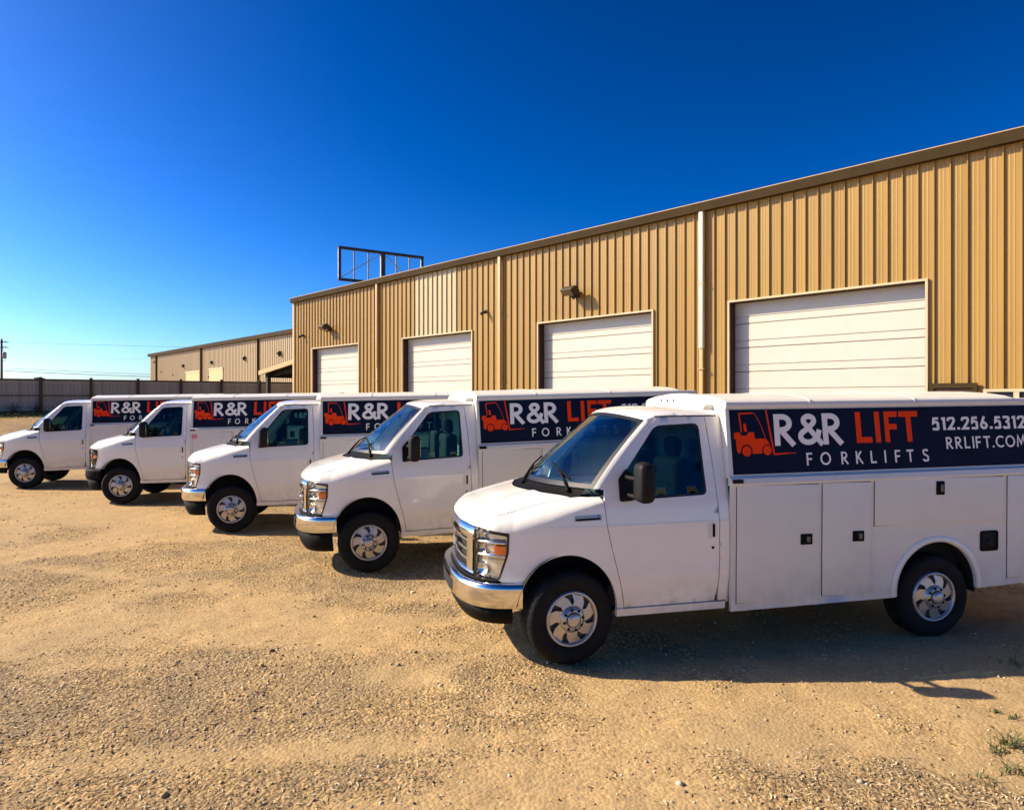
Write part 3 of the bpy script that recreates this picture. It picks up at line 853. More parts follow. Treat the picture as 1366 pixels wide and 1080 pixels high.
# ------------------------------------------------------------------ utility pole and wires
PY = 82.0
pp = far_pt(2.2, PY)
up = empty('utility_pole', (pp[0], pp[1], 0))
tag(up, 'dark wooden utility pole with grey transformer rising behind the fence', 'utility pole')
ztop = 2.2 + (532.5 - 452) / 900 * PY
g = MB(); g.tube([(0, 0, 0), (0, 0, ztop)], [0.17, 0.11], 10); g.build('pole', M['pole_wood'], up)
def pz(py): return 2.2 + (532.5 - py) / 900 * PY
for py, l in ((456.5, 1.0), (463.5, 1.0)):
    g = MB(); g.box((-0.3, -0.19, pz(py) - 0.05), (l - 0.08, -0.08, pz(py) + 0.05)); o = g.build('crossarm', M['pole_wood'], up)
    for xx in (0.25, 0.55):
        g = MB(); g.lathe([(0.0, 0.0), (0.05, 0.0), (0.03, 0.06), (0.06, 0.09), (0.03, 0.14), (0.0, 0.2)], lambda a, b, c: (xx + a, -0.14 + b, pz(py) + 0.05 + c), 8); g.build('insulator', M['tank'], o)
g = MB(); g.lathe([(0, 0), (0.20, 0), (0.22, 0.05), (0.22, 0.75), (0.19, 0.82), (0, 0.85)], lambda a, b, c: (0.36 + a, b - 0.02, pz(478.5) + c), 14); g.build('transformer', M['tank'], up)
g = MB(); g.bar((0, 0, pz(482)), (0.45, 0, pz(480.5)), 0.05, 0.05); g.build('bracket', M['pole_wood'], up)
for i, (py0, py1, lab, r_) in enumerate(((456, 466, 'topmost thin overhead wire running right from the utility pole', 0.014), (474, 482, 'faint middle overhead wire running right from the utility pole', 0.007),
                              (491, 503.5, 'upper of two thick cables running low from the utility pole', 0.022), (494.5, 506, 'lowest and thickest cable running just above the fence top', 0.032))):
    a = np.array((pp[0] + 0.3, pp[1], pz(py0))); e = far_pt(600, 104.0); b = np.array((e[0], e[1], 2.2 + (532.5 - py1) / 900 * 104))
    pts = []
    for k in range(25):
        t = k / 24; p = a + (b - a) * t; p[2] -= 0.9 * 4 * t * (1 - t) * (0.55 if i > 1 else 0.35); pts.append(tuple(p))
    g = MB(); g.tube(pts, r_, 6); tag(g.build('overhead_wire', M['wire']), lab, 'wire', 'overhead wires')

# ------------------------------------------------------------------ lettering (stroke letters, flat vinyl)
def arc(cx, cy, rx, ry, a0, a1, n=14):
    return [(cx + rx * math.cos(rad(a0 + (a1 - a0) * k / n)), cy + ry * math.sin(rad(a0 + (a1 - a0) * k / n))) for k in range(n + 1)]
# every glyph: advance width and strokes in a box one unit tall; coordinates are stroke centre lines for stroke width t
def glyph(ch, t):
    h = t / 2
    T = 1 - h
    if ch == 'R': return 0.56 + t, [[(h, 0), (h, 1)], [(h, T)] + [(0.27, T)] + arc(0.27, 0.735 - h * 0.3, 0.22, 0.265 - h * 0.7, 90, -90) + [(h, 0.47 - h * 0.0)], [(0.22, 0.48), (0.52 + h, 0.0)]]
    if ch == 'L': return 0.46 + t, [[(h, 1), (h, h), (0.46 + h, h)]]
    if ch == 'I': return t, [[(h, 0), (h, 1)]]
    if ch == 'F': return 0.44 + t, [[(h, 0), (h, T), (0.44 + h, T)], [(h, 0.5), (0.40 + h, 0.5)]]
    if ch == 'T': return 0.62 + t * 0.4, [[(0, T), (0.62 + t * 0.4, T)], [(0.31 + t * 0.2, T), (0.31 + t * 0.2, 0)]]
    if ch == 'O': return 0.96, [arc(0.48, 0.5, 0.48 - h, 0.51 - h, 0, 360, 36)]
    if ch == 'C': return 0.80, [arc(0.5, 0.5, 0.5 - h, 0.51 - h, 48, 312, 30)]
    if ch == 'K': return 0.55 + t, [[(h, 0), (h, 1)], [(h, 0.42), (0.48 + h * 0.5, 1)], [(0.20, 0.57), (0.53 + h, 0)]]
    if ch == 'S': return 0.56, [[tuple(p) for p in catmull([(0.50, 0.84), (0.40, 0.955 - h * 0.3), (0.26, 1.0 - h), (0.10, 0.90), (h + 0.01, 0.76), (0.13, 0.60), (0.30, 0.51), (0.47, 0.40), (0.56 - h, 0.25), (0.46, 0.08), (0.27, h), (0.12, 0.07), (0.03, 0.21)], 4)]]
    if ch == 'M': return 0.86, [[(h * 0.7, 0), (0.13 + h * 0.4, 1 - h * 0.6), (0.43, 0.28), (0.73 - h * 0.4, 1 - h * 0.6), (0.86 - h * 0.7, 0)]]
    if ch == '5': return 0.54, [[(0.50, T), (0.17, T), (0.11, 0.58)] + [tuple(p) for p in catmull([(0.11, 0.56), (0.24, 0.63), (0.42, 0.57), (0.53 - h, 0.34), (0.42, 0.10), (0.24, h), (0.03, 0.10)], 4)]]
    if ch == '1': return 0.32, [[(0.04, 0.86), (0.22 , T - 0.005), (0.22, 0)]]
    if ch == '2': return 0.56, [[tuple(p) for p in catmull([(0.05, 0.70), (0.10, 0.88), (0.27, 1 - h), (0.44, 0.90), (0.49, 0.72), (0.38, 0.48), (0.10, h * 1.05)], 4)] + [(0.55, h)]]
    if ch == '6': return 0.58, [arc(0.29, 0.30, 0.29 - h, 0.31 - h, 0, 360, 26), [(0.07 + h * 0.5, 0.42), (0.36, 1.0)]]
    if ch == '3': return 0.54, [[tuple(p) for p in catmull([(0.05, 0.84), (0.14, 0.96 - h * 0.4), (0.27, 1 - h), (0.42, 0.90), (0.46, 0.76), (0.38, 0.60), (0.22, 0.54)], 4)], [tuple(p) for p in catmull([(0.22, 0.54), (0.42, 0.47), (0.53 - h, 0.29), (0.43, 0.08), (0.26, h), (0.12, 0.06), (0.03, 0.20)], 4)]]
    if ch == '.': return t * 1.15, [[(0, h * 1.15), (t * 1.15, h * 1.15)]]
    if ch == '&':
        top = arc(.40, .775, .185, .225 - h, 222, -42, 16); bot = arc(.35, .275, .35 - h, .275 - h, 128, 318, 18)
        return 0.84, [[(.80 + h * .5, 0.0)] + top + [(.36, .53)] + bot + [(.70, .30), (.755, .48)]]
    return 0.4, []

def stroke_poly(P, t, closed):
    P = np.array(P, float)
    keep = [0] + [i for i in range(1, len(P)) if np.linalg.norm(P[i] - P[i - 1]) > 1e-5]
    P = P[keep]
    if closed: P = P[:-1]
    n = len(P); quads = []
    L = []; R = []
    for i in range(n):
        a = P[i - 1] if (i > 0 or closed) else None
        c = P[(i + 1) % n] if (i < n - 1 or closed) else None
        d1 = (P[i] - a) / np.linalg.norm(P[i] - a) if a is not None else None
        d2 = (c - P[i]) / np.linalg.norm(c - P[i]) if c is not None else None
        if d1 is None: d1 = d2
        if d2 is None: d2 = d1
        n1 = np.array((-d1[1], d1[0])); n2 = np.array((-d2[1], d2[0]))
        m = n1 + n2; m /= np.linalg.norm(m); k = t / 2 / max(0.4, m @ n1)
        L.append(P[i] + m * k); R.append(P[i] - m * k)
    for i in range(n if closed else n - 1):
        j = (i + 1) % n
        quads.append(np.array([L[i], R[i], R[j], L[j]]))
    return quads

def union_mesh(polys):
    """merge overlapping 2D polygons into one non-overlapping triangle set"""
    V = []; E = []
    for q in polys:
        o = len(V); n = len(q)
        V.extend([Vector((float(a), float(b))) for a, b in q]); E.extend([(o + i, o + (i + 1) % n) for i in range(n)])
    r = delaunay_2d_cdt(V, E, [], 0, 1e-5)
    P = np.array([(p.x, p.y) for p in r[0]]); F = np.array([f for f in r[2]])
    C = P[F].mean(1); k = np.zeros(len(F), bool)
    for q in polys:
        q = np.array(q); lo, hi = q.min(0) - 1e-6, q.max(0) + 1e-6
        idx = np.where(~k & (C[:, 0] > lo[0]) & (C[:, 0] < hi[0]) & (C[:, 1] > lo[1]) & (C[:, 1] < hi[1]))[0]
        if len(idx): k[idx] |= inside(C[idx], q)
    return P, F[k]

def text_polys(txt, x, z, height, t, gap, width=None, slots=None):
    """flat letters, left edge x, baseline z; slots: left edge of every letter; width: overall width to fit"""
    out = []; cur = 0.0; lay = []
    for i, ch in enumerate(txt):
        if ch == ' ': cur += 0.35; continue
        a, st = glyph(ch, t)
        lay.append((i, ch, cur, a, st)); cur += a + gap
    sx = 1.0 if width is None else (width / height) / (cur - gap)
    for i, ch, c, a, st in lay:
        ox = x + (c * sx * height)
        fx = sx
        if slots is not None:
            ox, fx = slots[i], 1.0
            if isinstance(ox, tuple): ox, fx = ox[0], ox[1] / (a * height)
        polys = []; out.append(polys)
        for s in st:
            closed = len(s) > 6 and abs(s[0][0] - s[-1][0]) < 1e-6 and abs(s[0][1] - s[-1][1]) < 1e-6
            for q in stroke_poly(s, t, closed):
                polys.append(np.c_[ox + q[:, 0] * height * fx, z + q[:, 1] * height])
    return out

# ------------------------------------------------------------------ the service truck
# truck frame: x runs back from the front axle, L is the distance out from the centre line
# (driver's side = -y), z is up.  The whole body is raked a little nose-down.
RAKE = 0.018
def B3(x, L, z, side=1):
    x = np.asarray(x, float); L = np.asarray(L, float) + 0 * x; z = np.asarray(z, float) + 0 * x
    return np.stack([x, -side * L, z + RAKE * x], -1)

CONT = catmull([(-.84, -.0001), (-.83, .25), (-.79, .48), (-.745, .62), (-.69, .71), (-.62, .775), (-.55, .81), (-.47, .84), (-.38, .868), (-.25, .90), (-.1, .93), (.1, .952), (.35, .968), (.8, .972), (1.5, .972)], 10)
CT = np.r_[0, np.cumsum(np.linalg.norm(np.diff(CONT, axis=0), axis=1))]
def contour(t):
    x = np.interp(t, CT, CONT[:, 0]); L = np.interp(t, CT, CONT[:, 1])
    e = 0.012
    dx = np.interp(t + e, CT, CONT[:, 0]) - np.interp(np.maximum(t - e, 0), CT, CONT[:, 0])
    dL = np.interp(t + e, CT, CONT[:, 1]) - np.interp(np.maximum(t - e, 0), CT, CONT[:, 1])
    m = np.hypot(dx, dL) + 1e-9
    return x, L, -dL / m, dx / m            # outward normal (-x at the nose, +L at the side)
def t_of_L(L): return np.interp(L, CONT[:70, 1], CT[:70])
PZ = [.30, .44, .60, .700, .72, 1.10, 1.154, 1.30, 1.40, 1.55, 1.70, 1.85, 2.0, 2.06]
PO = [.052, .040, .018, .003, .0, .0, .003, .022, .050, .085, .118, .150, .186, .202]
CREASE = 1.154
def prof(z): return np.interp(z, PZ, PO)
def Wx(x): return np.interp(x, CONT[40:, 0], CONT[40:, 1])
def side_map(s, off=0.0):
    def f(u, v, d): return B3(u, Wx(u) - prof(v) - d - off, v, s)
    return f
def clip_z(poly, z, upper):
    out = []; n = len(poly)
    for i in range(n):
        a, b = np.array(poly[i], float), np.array(poly[(i + 1) % n], float)
        ia, ib = (a[1] >= z) == upper or a[1] == z, (b[1] >= z) == upper or b[1] == z
        if ia: out.append(a)
        if ia != ib: t = (z - a[1]) / (b[1] - a[1]); out.append(a + (b - a) * t)
    return np.array(out)
STEP = 0.0045
def panel(mb, loops, s, h, edge, rows=None):
    """side sheet split at the body crease; the part above sits a little further in"""
    lo = clip_z(loops[0], CREASE, False); hi = clip_z(loops[0], CREASE, True)
    surf(mb, [lo], side_map(s), h, edge, rows)
    surf(mb, [hi] + list(loops[1:]), side_map(s, STEP), h, edge)
def front_map(s, off=0.0, lean=0.0):
    def f(u, v, d):
        x, L, nx, nl = contour(u)
        o = off - d
        return B3(x + nx * o + lean * (v - 0.9), L + nl * o, v, s)
    return f
ZEX = [-.84, -.745, -.69, -.55, -.47, -.2, .1, .3]; ZEZ = [1.150, 1.145, 1.135, 1.112, 1.105, 1.170, 1.275, 1.335]
ZCX = [-.9, -.84, -.80, -.70, -.56, -.40, -.26, -.1, .2, .4]; ZCZ = [1.20, 1.215, 1.235, 1.282, 1.322, 1.362, 1.395, 1.425, 1.475, 1.50]
CONTS = np.vstack([CONT[CONT[:, 0] < 0.5][::-1] * [1, -1], CONT[CONT[:, 0] < 0.5]])
def top_near(x, L):
    """nearest point of the outer contour: distance, its x and its running length"""
    P = np.c_[x, np.abs(L)]; A = CONT[:130]; Bq = CONT[1:131]; ab = Bq - A; L2 = (ab ** 2).sum(1)
    t = np.clip(((P[:, None, :] - A[None]) * ab[None]).sum(2) / L2[None], 0, 1)
    D = np.linalg.norm(P[:, None, :] - (A[None] + t[..., None] * ab[None]), axis=2)
    i = D.argmin(1); r = np.arange(len(P)); tt = t[r, i]
    return D[r, i], A[i, 0] + tt * ab[i, 0], CT[i] + tt * (CT[i + 1] - CT[i])
def top_z(x, L):
    e, cx, t = top_near(x, L)
    zed = np.interp(cx, ZEX, ZEZ)
    R = np.interp(t, [0, .45, .75, 1.0, 1.6], [.13, .15, .24, .27, .23])
    base = np.interp(x, ZCX, ZCZ) - 0.055 * (np.abs(L) / .75) ** 2 + 0.010 * np.exp(-((np.abs(L) - .42) / .05) ** 2)
    k = np.clip(1 - e / R, 0, 1)
    f = np.sqrt(np.clip(1 - k ** 2.0, 0, 1))
    return zed + (base - zed) * f
def top_map(s):
    def f(u, v, d):
        u = np.asarray(u, float); v = np.asarray(v, float)
        e, cx, t = top_near(u, v)
        pin = prof(np.interp(cx, ZEX, ZEZ)) * np.exp(-e / .10) * np.clip((cx + .6) / .2, 0, 1)
        return B3(u, v - np.sign(v) * pin, top_z(u, v) - d, s)
    return f

# windscreen
def ws_base(L): q = 1 - (L / .88) ** 2; return .205 - .36 * q, 1.452 + 0.0 * q
def ws_top(L): q = 1 - (L / .75) ** 2; return .715 - .11 * q, 2.015 + .055 * q
def ws_pt(a, v, out=0.0):
    """a -1..1 across, v 0..1 up"""
    Lb, Lt = .885 * a, .752 * a
    xb, zb = ws_base(Lb); xt, zt = ws_top(Lt)
    b = 0.020 * 4 * v * (1 - v)
    x = xb + (xt - xb) * v - b * .75 - out * .75; z = zb + (zt - zb) * v + b * .6 + out * .65
    return B3(x, Lb + (Lt - Lb) * v, z, 1)

def roof_z(x, L):
    q = np.clip(np.abs(L) / .765, 0, 1)
    z = 2.045 + .085 * np.sqrt(np.clip(1 - q ** 3.2, 0, 1))
    xf = .715 - .11 * (1 - (np.minimum(np.abs(L), .75) / .75) ** 2)
    d = np.clip((x - xf) / .34, 0, 1)
    zf = 2.015 + .055 * (1 - (np.minimum(np.abs(L), .765) / .765) ** 2)
    return zf + (z - zf) * np.sqrt(1 - (1 - d) ** 2)

AC = (-.02, .425); AX, AZ = .425, .500
def arch_pts(z_l, z_r, grow=0.0, cx=AC[0], cz=AC[1], ax=AX, az=AZ, n=28):
    a0 = math.pi - math.asin(min(1, max(-1, (z_l - cz) / (az + grow)))); a1 = math.asin(min(1, max(-1, (z_r - cz) / (az + grow))))
    return [(cx + (ax + grow) * math.cos(a0 + (a1 - a0) * k / n), cz + (az + grow) * math.sin(a0 + (a1 - a0) * k / n)) for k in range(n + 1)]

DOOR_F = catmull([(.470, .458), (.452, .56), (.408, .74), (.352, .95), (.318, 1.10), (.300, 1.22), (.292, 1.36), (.318, 1.47)], 5)
GAP = 0.006

def build_truck():
    root = empty('service_truck')
    # ---------------- side panels, both sides
    for s in (1, -1):
        # front fender: side sheet and rolled top welded into one skin
        fb = MB()
        df = [(p[0] - GAP, p[1]) for p in DOOR_F]
        arch = arch_pts(.70, .46)
        oc = CONT[(CONT[:, 0] > -.497) & (CONT[:, 0] < .283)]
        oc = densify(oc, .017, False); oc = np.vstack([[(-.497, float(Wx(-.497)))], oc, [(.284, float(Wx(.284)))]])
        edge_top = [(x, float(np.interp(x, ZEX, ZEZ))) for x in oc[::-1, 0]]
        poly = [(-.575, .705)] + arch + [(.398, .448), (.462, .448)] + [p for p in df if p[1] < 1.31] + edge_top + [(-.500, .95), (-.508, .915)]
        poly = [p for i, p in enumerate(poly) if i == 0 or np.hypot(p[0] - poly[i - 1][0], p[1] - poly[i - 1][1]) > 1e-4]
        surf(fb, [np.array(poly)], side_map(s), 0.05, 0)
        nose = densify(CONT[(CONT[:, 1] > .668) & (CONT[:, 0] < -.499)], .017, False)
        outer = np.vstack([nose, oc]); fo = np.r_[0, np.cumsum(np.linalg.norm(np.diff(outer, axis=0), axis=1))]; fo /= fo[-1]
        inner = catmull([(-.712, .662), (-.65, .680), (-.58, .703), (-.4, .735), (-.2, .765), (.0, .795), (.10, .818), (.19, .862), (.262, .888)], 6)
        fi = np.r_[0, np.cumsum(np.linalg.norm(np.diff(inner, axis=0), axis=1))]; fi /= fi[-1]
        NK = 14; V = []; F = []
        for q, f in zip(outer, fo):
            p = np.array((np.interp(f, fi, inner[:, 0]), np.interp(f, fi, inner[:, 1])))
            for k in range(NK + 1):
                u = 1 - math.cos(k / NK * math.pi / 2); V.append(q + (p - q) * u)
        V = np.array(V)
        for a in range(len(outer) - 1):
            for k in range(NK): c = a * (NK + 1) + k; F.append((c, c + 1, c + NK + 2, c + NK + 1))
        T = top_map(s)(V[:, 0], V[:, 1], 0.0)
        fb.add(T, F, True)
        fb.weld(.0035)
        fb.skirt(densify(np.array(poly), .05), lambda u, v, d, s=s: side_map(s)(u, v, d + .0055), .03)
        fb.build('fender', M['paint'], root, True)
        cl = MB(); surf(cl, [np.array([(-.27, 1.1515), (.29, 1.1515), (.29, 1.1555), (-.27, 1.1555)])], side_map(s, -.0012), .04); cl.build('crease_shade', M['body_paint'], root)  # strip in darker paint draws the shade line of the crease
        # door shell with window opening
        db = MB()
        upper = [(.345, 1.495), (.795, 2.018), (.83, 2.040), (1.262, 2.046)]
        rear = [(1.300, 1.60), (1.312, 1.20), (1.310, .60), (1.285, .462)]
        dp = [tuple(p) for p in DOOR_F] + upper + rear
        win = rounded([(.440, 1.350), (1.222, 1.372), (1.205, 1.985), (.790, 1.970), (.440, 1.52)], [.05, .05, .06, .06, .05])
        rows = [(x, z) for z in (.70, .72) for x in np.arange(.3, 1.35, .05)]
        panel(db, [dp, win], s, 0.055, 0.035, rows)
        door = db.build('cab_door', M['paint'], root)
        # window seal and glass
        sb = MB(); cw = win.mean(0)
        wi = cw + (win - cw) * [0.955, 0.935]
        surf(sb, [cw + (win - cw) * 1.004, wi], lambda u, v, d, s=s: side_map(s)(u, v, d + .010), 0.05, 0.02)
        sb.build('window_seal', M['trim'], door)
        gb = MB(); surf(gb, [cw + (win - cw) * [.97, .955]], lambda u, v, d, s=s: side_map(s)(u, v, d + .020), 0.09)
        gb.build('window_glass', M['side_glass'], door)
        # handle and lock
        hb = MB(); surf(hb, [rounded([(1.205, 1.005), (1.272, 1.005), (1.272, 1.140), (1.205, 1.140)], .014)], lambda u, v, d, s=s: side_map(s)(u, v, d - .003), 0.05, .004)
        hb.build('handle_recess', M['body_paint'], door)
        hb = MB(); c0 = B3(1.248, Wx(1.25) - prof(1.07) - .004, 1.018, s); c1 = B3(1.268, Wx(1.25) - prof(1.07) + .014, 1.128, s)
        hb.rbox(c0, c1, .006); hb.build('door_handle', M['black'], door)
        hb = MB(); hb.lathe([(0, .008), (.011, .008), (.012, 0)], lambda a, b, c, s=s: tuple(B3(1.252 + a, Wx(1.25) + c, .925 + b, s)), 12); hb.build('door_lock', M['black'], door)
        # rear cab corner
        cb = MB(); panel(cb, [[(1.318, .462), (1.404, .462), (1.404, 2.046), (1.270, 2.046), (1.307, 1.60), (1.319, 1.20)]], s, 0.06, 0.03)
        cb.build('cab_corner', M['paint'], root)
        # sill
        cb = MB()
        cb.prism([(.938, .39), (.948, .452), (.90, .456), (.88, .39)], lambda u, v, s=s: tuple(B3(.40, u, v, s)), lambda u, v, s=s: tuple(B3(1.384, u, v, s)))
        cb.build('sill', M['paint'], root)
        # pillar beside the windscreen
        pb = MB(); n = 14; V = []; F = []
        for k in range(n + 1):
            v = k / n
            e = ws_pt(s * 1.0, v, .004)
            z = 1.452 + (2.02 - 1.452) * v
            xo = .300 + (.800 - .300) * v; zo = 1.440 + (2.030 - 1.440) * v
            out = B3(xo, Wx(xo) - prof(zo) - .002, zo, s)
            mid = (e + out) / 2 + np.array((-.010, -s * .012, .008))
            V += [e, mid, out]
        for k in range(n):
            for j in (0, 1): F.append((k * 3 + j, k * 3 + j + 1, k * 3 + 3 + j + 1, k * 3 + 3 + j))
        pb.add(V, F, True); pb.build('pillar', M['paint'], root)
        # side badge
        bb = MB(); surf(bb, [rounded([(.030, 1.196), (.255, 1.203), (.255, 1.247), (.030, 1.240)], .006)], lambda u, v, d, s=s: side_map(s)(u, v, d - .006), 0.03, .008)
        bd = bb.build('side_badge', M['dull_chrome'], root)
        bb = MB(); surf(bb, [np.array([(.040, 1.204), (.246, 1.211), (.246, 1.226), (.040, 1.219)])], lambda u, v, d, s=s: side_map(s)(u, v, d - .0085), 0.03, .002); bb.build('badge_inset', M['black'], bd)
        # inner wheel arch
        ab = MB(); A = arch_pts(.52, .40, .012, n=22)
        V = [B3(x, .93 - .0, z, s) for x, z in A] + [B3(x, .55, z, s) for x, z in A]; n = len(A)
        ab.add(V, [(i, i + 1, n + i + 1, n + i) for i in range(n - 1)], True)
        ab.add([B3(x, .55, z, s) for x, z in A] + [B3(AC[0], .55, .3, s)], [(i, i + 1, n) for i in range(n - 1)]); ab.build('arch_liner', M['void'], root)
        # headlamp
        hl = empty('headlight'); hl.parent = root
        ti, to = t_of_L(.602), None
        tk = lambda x: float(np.interp(x, CONT[:, 0], CT))
        outline = [(ti, .722), (tk(-.60), .712), (tk(-.575), .722), (tk(-.512), .915), (tk(-.505), .95), (tk(-.497), 1.095), (tk(-.58), 1.108), (ti, 1.135)]
        ol = rounded(outline, [.01, .01, .01, .02, .02, .02, .01, .01], 3); c = ol.mean(0)
        hb = MB(); inn_ = c + (ol - c) * [.93, .955] - np.array([.008, .006]); surf(hb, [ol, inn_], front_map(s, .004), .05, .02); hb.build('bezel', M['trim'], hl)
        # reflector bowl, divided into cups by ledges
        hb = MB(); inn = c + (ol - c) * [.975, .975]
        surf(hb, [inn], lambda u, v, d, s=s: front_map(s, -.045 + 0)(u, v, d), .035); hb.build('reflector', M['reflector'], hl)
        for zz, dz in ((1.015, .012), (.905, .016)):
            hb = MB(); tt = np.linspace(ti + .02, tk(-.53), 10); V = []
            for t in tt:
                V += [front_map(s, -.008)(t, zz + .004, 0), front_map(s, -.044)(t, zz + dz + .022, 0), front_map(s, -.044)(t, zz - dz - .014, 0)]
            F = []
            for k in range(9):
                for j in range(3): F.append((k * 3 + j, k * 3 + (j + 1) % 3, k * 3 + 3 + (j + 1) % 3, k * 3 + 3 + j))
            hb.add(V, F, True); hb.build('ledge', M['chrome'], hl)
        for zz, rr in ((1.06, .030), (.965, .030), (.80, .060)):
            hb = MB(); tc_ = ti + .095
            x, L, nx_, nl_ = contour(np.array(tc_))
            cen = np.array((x - nx_ * .02, L - nl_ * .02))
            hb.lathe([(0, -.030), (rr * .5, -.024), (rr, 0.0)], lambda a, b, h, s=s, cen=cen, nx_=nx_, nl_=nl_, zz=zz: tuple(B3(cen[0] + nx_ * h - nl_ * a, cen[1] + nl_ * h + nx_ * a, zz + b, s)), 16); hb.build('lamp_bowl', M['chrome'], hl)
        hb = MB(); surf(hb, [np.array([(tk(-.615), .925), (tk(-.517), .925), (tk(-.513), .995), (tk(-.615), .995)])], front_map(s, -.008), .03, .03); hb.build('turn_signal', M['amber'], hl)
        hb = MB(); surf(hb, [c + (ol - c) * [.975, .975]], front_map(s, .002), .05); hb.build('lens', M['lens'], hl)
        # door mirror
        mr = empty('door_mirror'); mr.parent = root
        mb_ = MB(); surf(mb_, [rounded([(.425, 1.345), (.545, 1.352), (.545, 1.58), (.500, 1.615), (.425, 1.53)], .02)], lambda u, v, d, s=s: side_map(s)(u, v, d - .012), .04, .03); mb_.build('sail_panel', M['mirror_plastic'], mr)
        for zz in (1.40, 1.545):
            mb_ = MB(); mb_.tube([B3(.49, .86, zz, s), B3(.50, 1.00, zz, s), B3(.53, 1.14, zz, s)], .020, 8); mb_.build('arm', M['mirror_plastic'], mr)
        mb_ = MB(); c0, c1 = B3(.475, 1.065, 1.365, s), B3(.615, 1.255, 1.690, s)
        mb_.rbox(c0, c1, .055); mb_.build('mirror_housing', M['mirror_plastic'], mr)
        mb_ = MB(); mb_.rbox(B3(.606, 1.115, 1.42, s), B3(.6165, 1.205, 1.635, s), .003); mb_.build('mirror_glass', M['chrome'], mr)
        # seat
        st = empty('seat'); st.parent = root
        for nm, a, b in (('cushion', (.62, .20, .92), (1.12, .70, 1.08)), ('backrest', (1.02, .20, 1.05), (1.20, .70, 1.66)), ('headrest', (1.07, .33, 1.67), (1.17, .57, 1.85))):
            sb = MB(); sb.rbox(B3(*a, s), B3(*b, s), .06); sb.build(nm, M['seat'], st)
    # ---------------- bonnet
    hb = MB()
    half = [(-.70, .648), (-.6, .694), (-.4, .729), (-.2, .759), (.0, .789), (.085, .808)]
    rear = []
    for L in np.linspace(.795, -.795, 21):
        xb, _ = ws_base(L); rear.append((xb - .105 - .03 * (1 - abs(L) / .8), L))
    fr = [tuple(p) for p in CONT[(CONT[:, 1] <= .655) & (CONT[:, 1] > .001)]]
    front = [(x + .004, -L) for x, L in fr[::-1]] + [(-.836, 0)] + [(x + .004, L) for x, L in fr]
    poly = front + half[1:] + rear + [(x, -L) for x, L in half[1:]][::-1]
    ring = []
    for e in (.003, .010, .022, .040, .065, .095, .13):
        for p in densify(np.array(front), .04, False):
            i = np.linalg.norm(CONT - [p[0], abs(p[1])], axis=1).argmin(); _, _, nx_, nl_ = contour(CT[i]); ring.append((p[0] - nx_ * e, p[1] - math.copysign(nl_ * e, p[1])))
    ring += [(x, L) for x in np.arange(-.7, .2, .045) for L in np.arange(-.8, .81, .045)]
    surf(hb, [np.array(poly)], top_map(1), 0.03, 0.02, None, ring)
    hb.build('hood', M['paint'], root)
    # cowl panel
    cb = MB(); V = []; F = []
    LL = np.linspace(-.80, .80, 31)
    for L in LL:
        xb, zb = ws_base(L)
        xh = xb - .112 - .03 * (1 - abs(L) / .8); zh = float(top_z(np.array([xh]), np.array([L]))[0]) - .010
        k = max(0.0, (abs(L) - .70) / .10)
        V += [B3(xh + .055 * k, L, zh - .012 * k), B3((xh + xb) / 2 + .03 * k, L, (zh + zb) / 2 - .020), B3(xb + .02, L, zb - .004)]
    for k in range(30):
        for j in (0, 1): F.append((k * 3 + j, k * 3 + j + 1, k * 3 + 4 + j, k * 3 + 3 + j))
    cb.add(V, F, True); cb.build('cowl', M['black'], root)
    # windscreen with dark border
    def grid(a0, a1, v0, v1, na, nv, out):
        V = []; F = []
        for j in range(nv + 1):
            for i in range(na + 1): V.append(ws_pt(a0 + (a1 - a0) * i / na, v0 + (v1 - v0) * j / nv, out))
        for j in range(nv):
            for i in range(na): k = j * (na + 1) + i; F.append((k, k + 1, k + na + 2, k + na + 1))
        return V, F
    gb = MB(); gb.add(*grid(-.985, .985, .01, .985, 24, 10, 0.0), True); ws = gb.build('windshield', M['windshield'], root)
    gb = MB()
    gb.add(*grid(-1, 1, 0, .055, 24, 2, .004), True); gb.add(*grid(-1, 1, .955, 1.0, 24, 1, .004), True)
    gb.add(*grid(-1, -.955, .055, .955, 1, 10, .004), True); gb.add(*grid(.955, 1, .055, .955, 1, 10, .004), True); gb.build('windshield_seal', M['trim'], ws)
    mb_ = MB(); p = ws_pt(.0, .80, -.05)[0] if False else ws_pt(.0, .80, -.06); p = np.asarray(p).reshape(3)
    mb_.rbox(p + (-.01, -.12, -.035), p + (.02, .12, .035), .012); mb_.build('rear_view_mirror', M['black'], ws)
    # wipers
    for a0, a1, v1 in ((.80, .30, .36), (.02, -.50, .36)):
        wb = MB(); p0 = ws_pt(a0, -.06, .012).reshape(3); p1 = ws_pt(a0 - .28, .17, .028).reshape(3); p2 = ws_pt(a1 + .08, .21, .022).reshape(3)
        wb.tube([p0, (p0 * .5 + p1 * .5) + (0, 0, .012), p1], [.016, .012, .008], 6)
        q0 = ws_pt(a0 - .08, .09, .016).reshape(3); q1 = ws_pt(a1 - .05, .25, .016).reshape(3)
        wb.tube([q0, p1, q1], .008, 6); wb.build('wiper', M['black'], root)
    # roof
    rb = MB()
    rp = []
    for L in np.linspace(-.765, .765, 23): rp.append((.715 - .11 * (1 - (min(abs(L), .75) / .75) ** 2) + (0 if abs(L) < .75 else .03), L))
    rp += [(1.404, .768), (1.404, -.768)]
    pts = [(x, L) for x in list(np.arange(.62, 1.0, .035)) + list(np.arange(1.0, 1.38, .08)) for L in list(np.linspace(-.6, .6, 13)) + [-.765 + q for q in (.004, .012, .025, .045, .075, .11)] + [.765 - q for q in (.004, .012, .025, .045, .075, .11)]]
    surf(rb, [np.array(rp)], lambda u, v, d: B3(u, v, roof_z(u, v) - d, 1), 0.05, 0.02, None, pts)
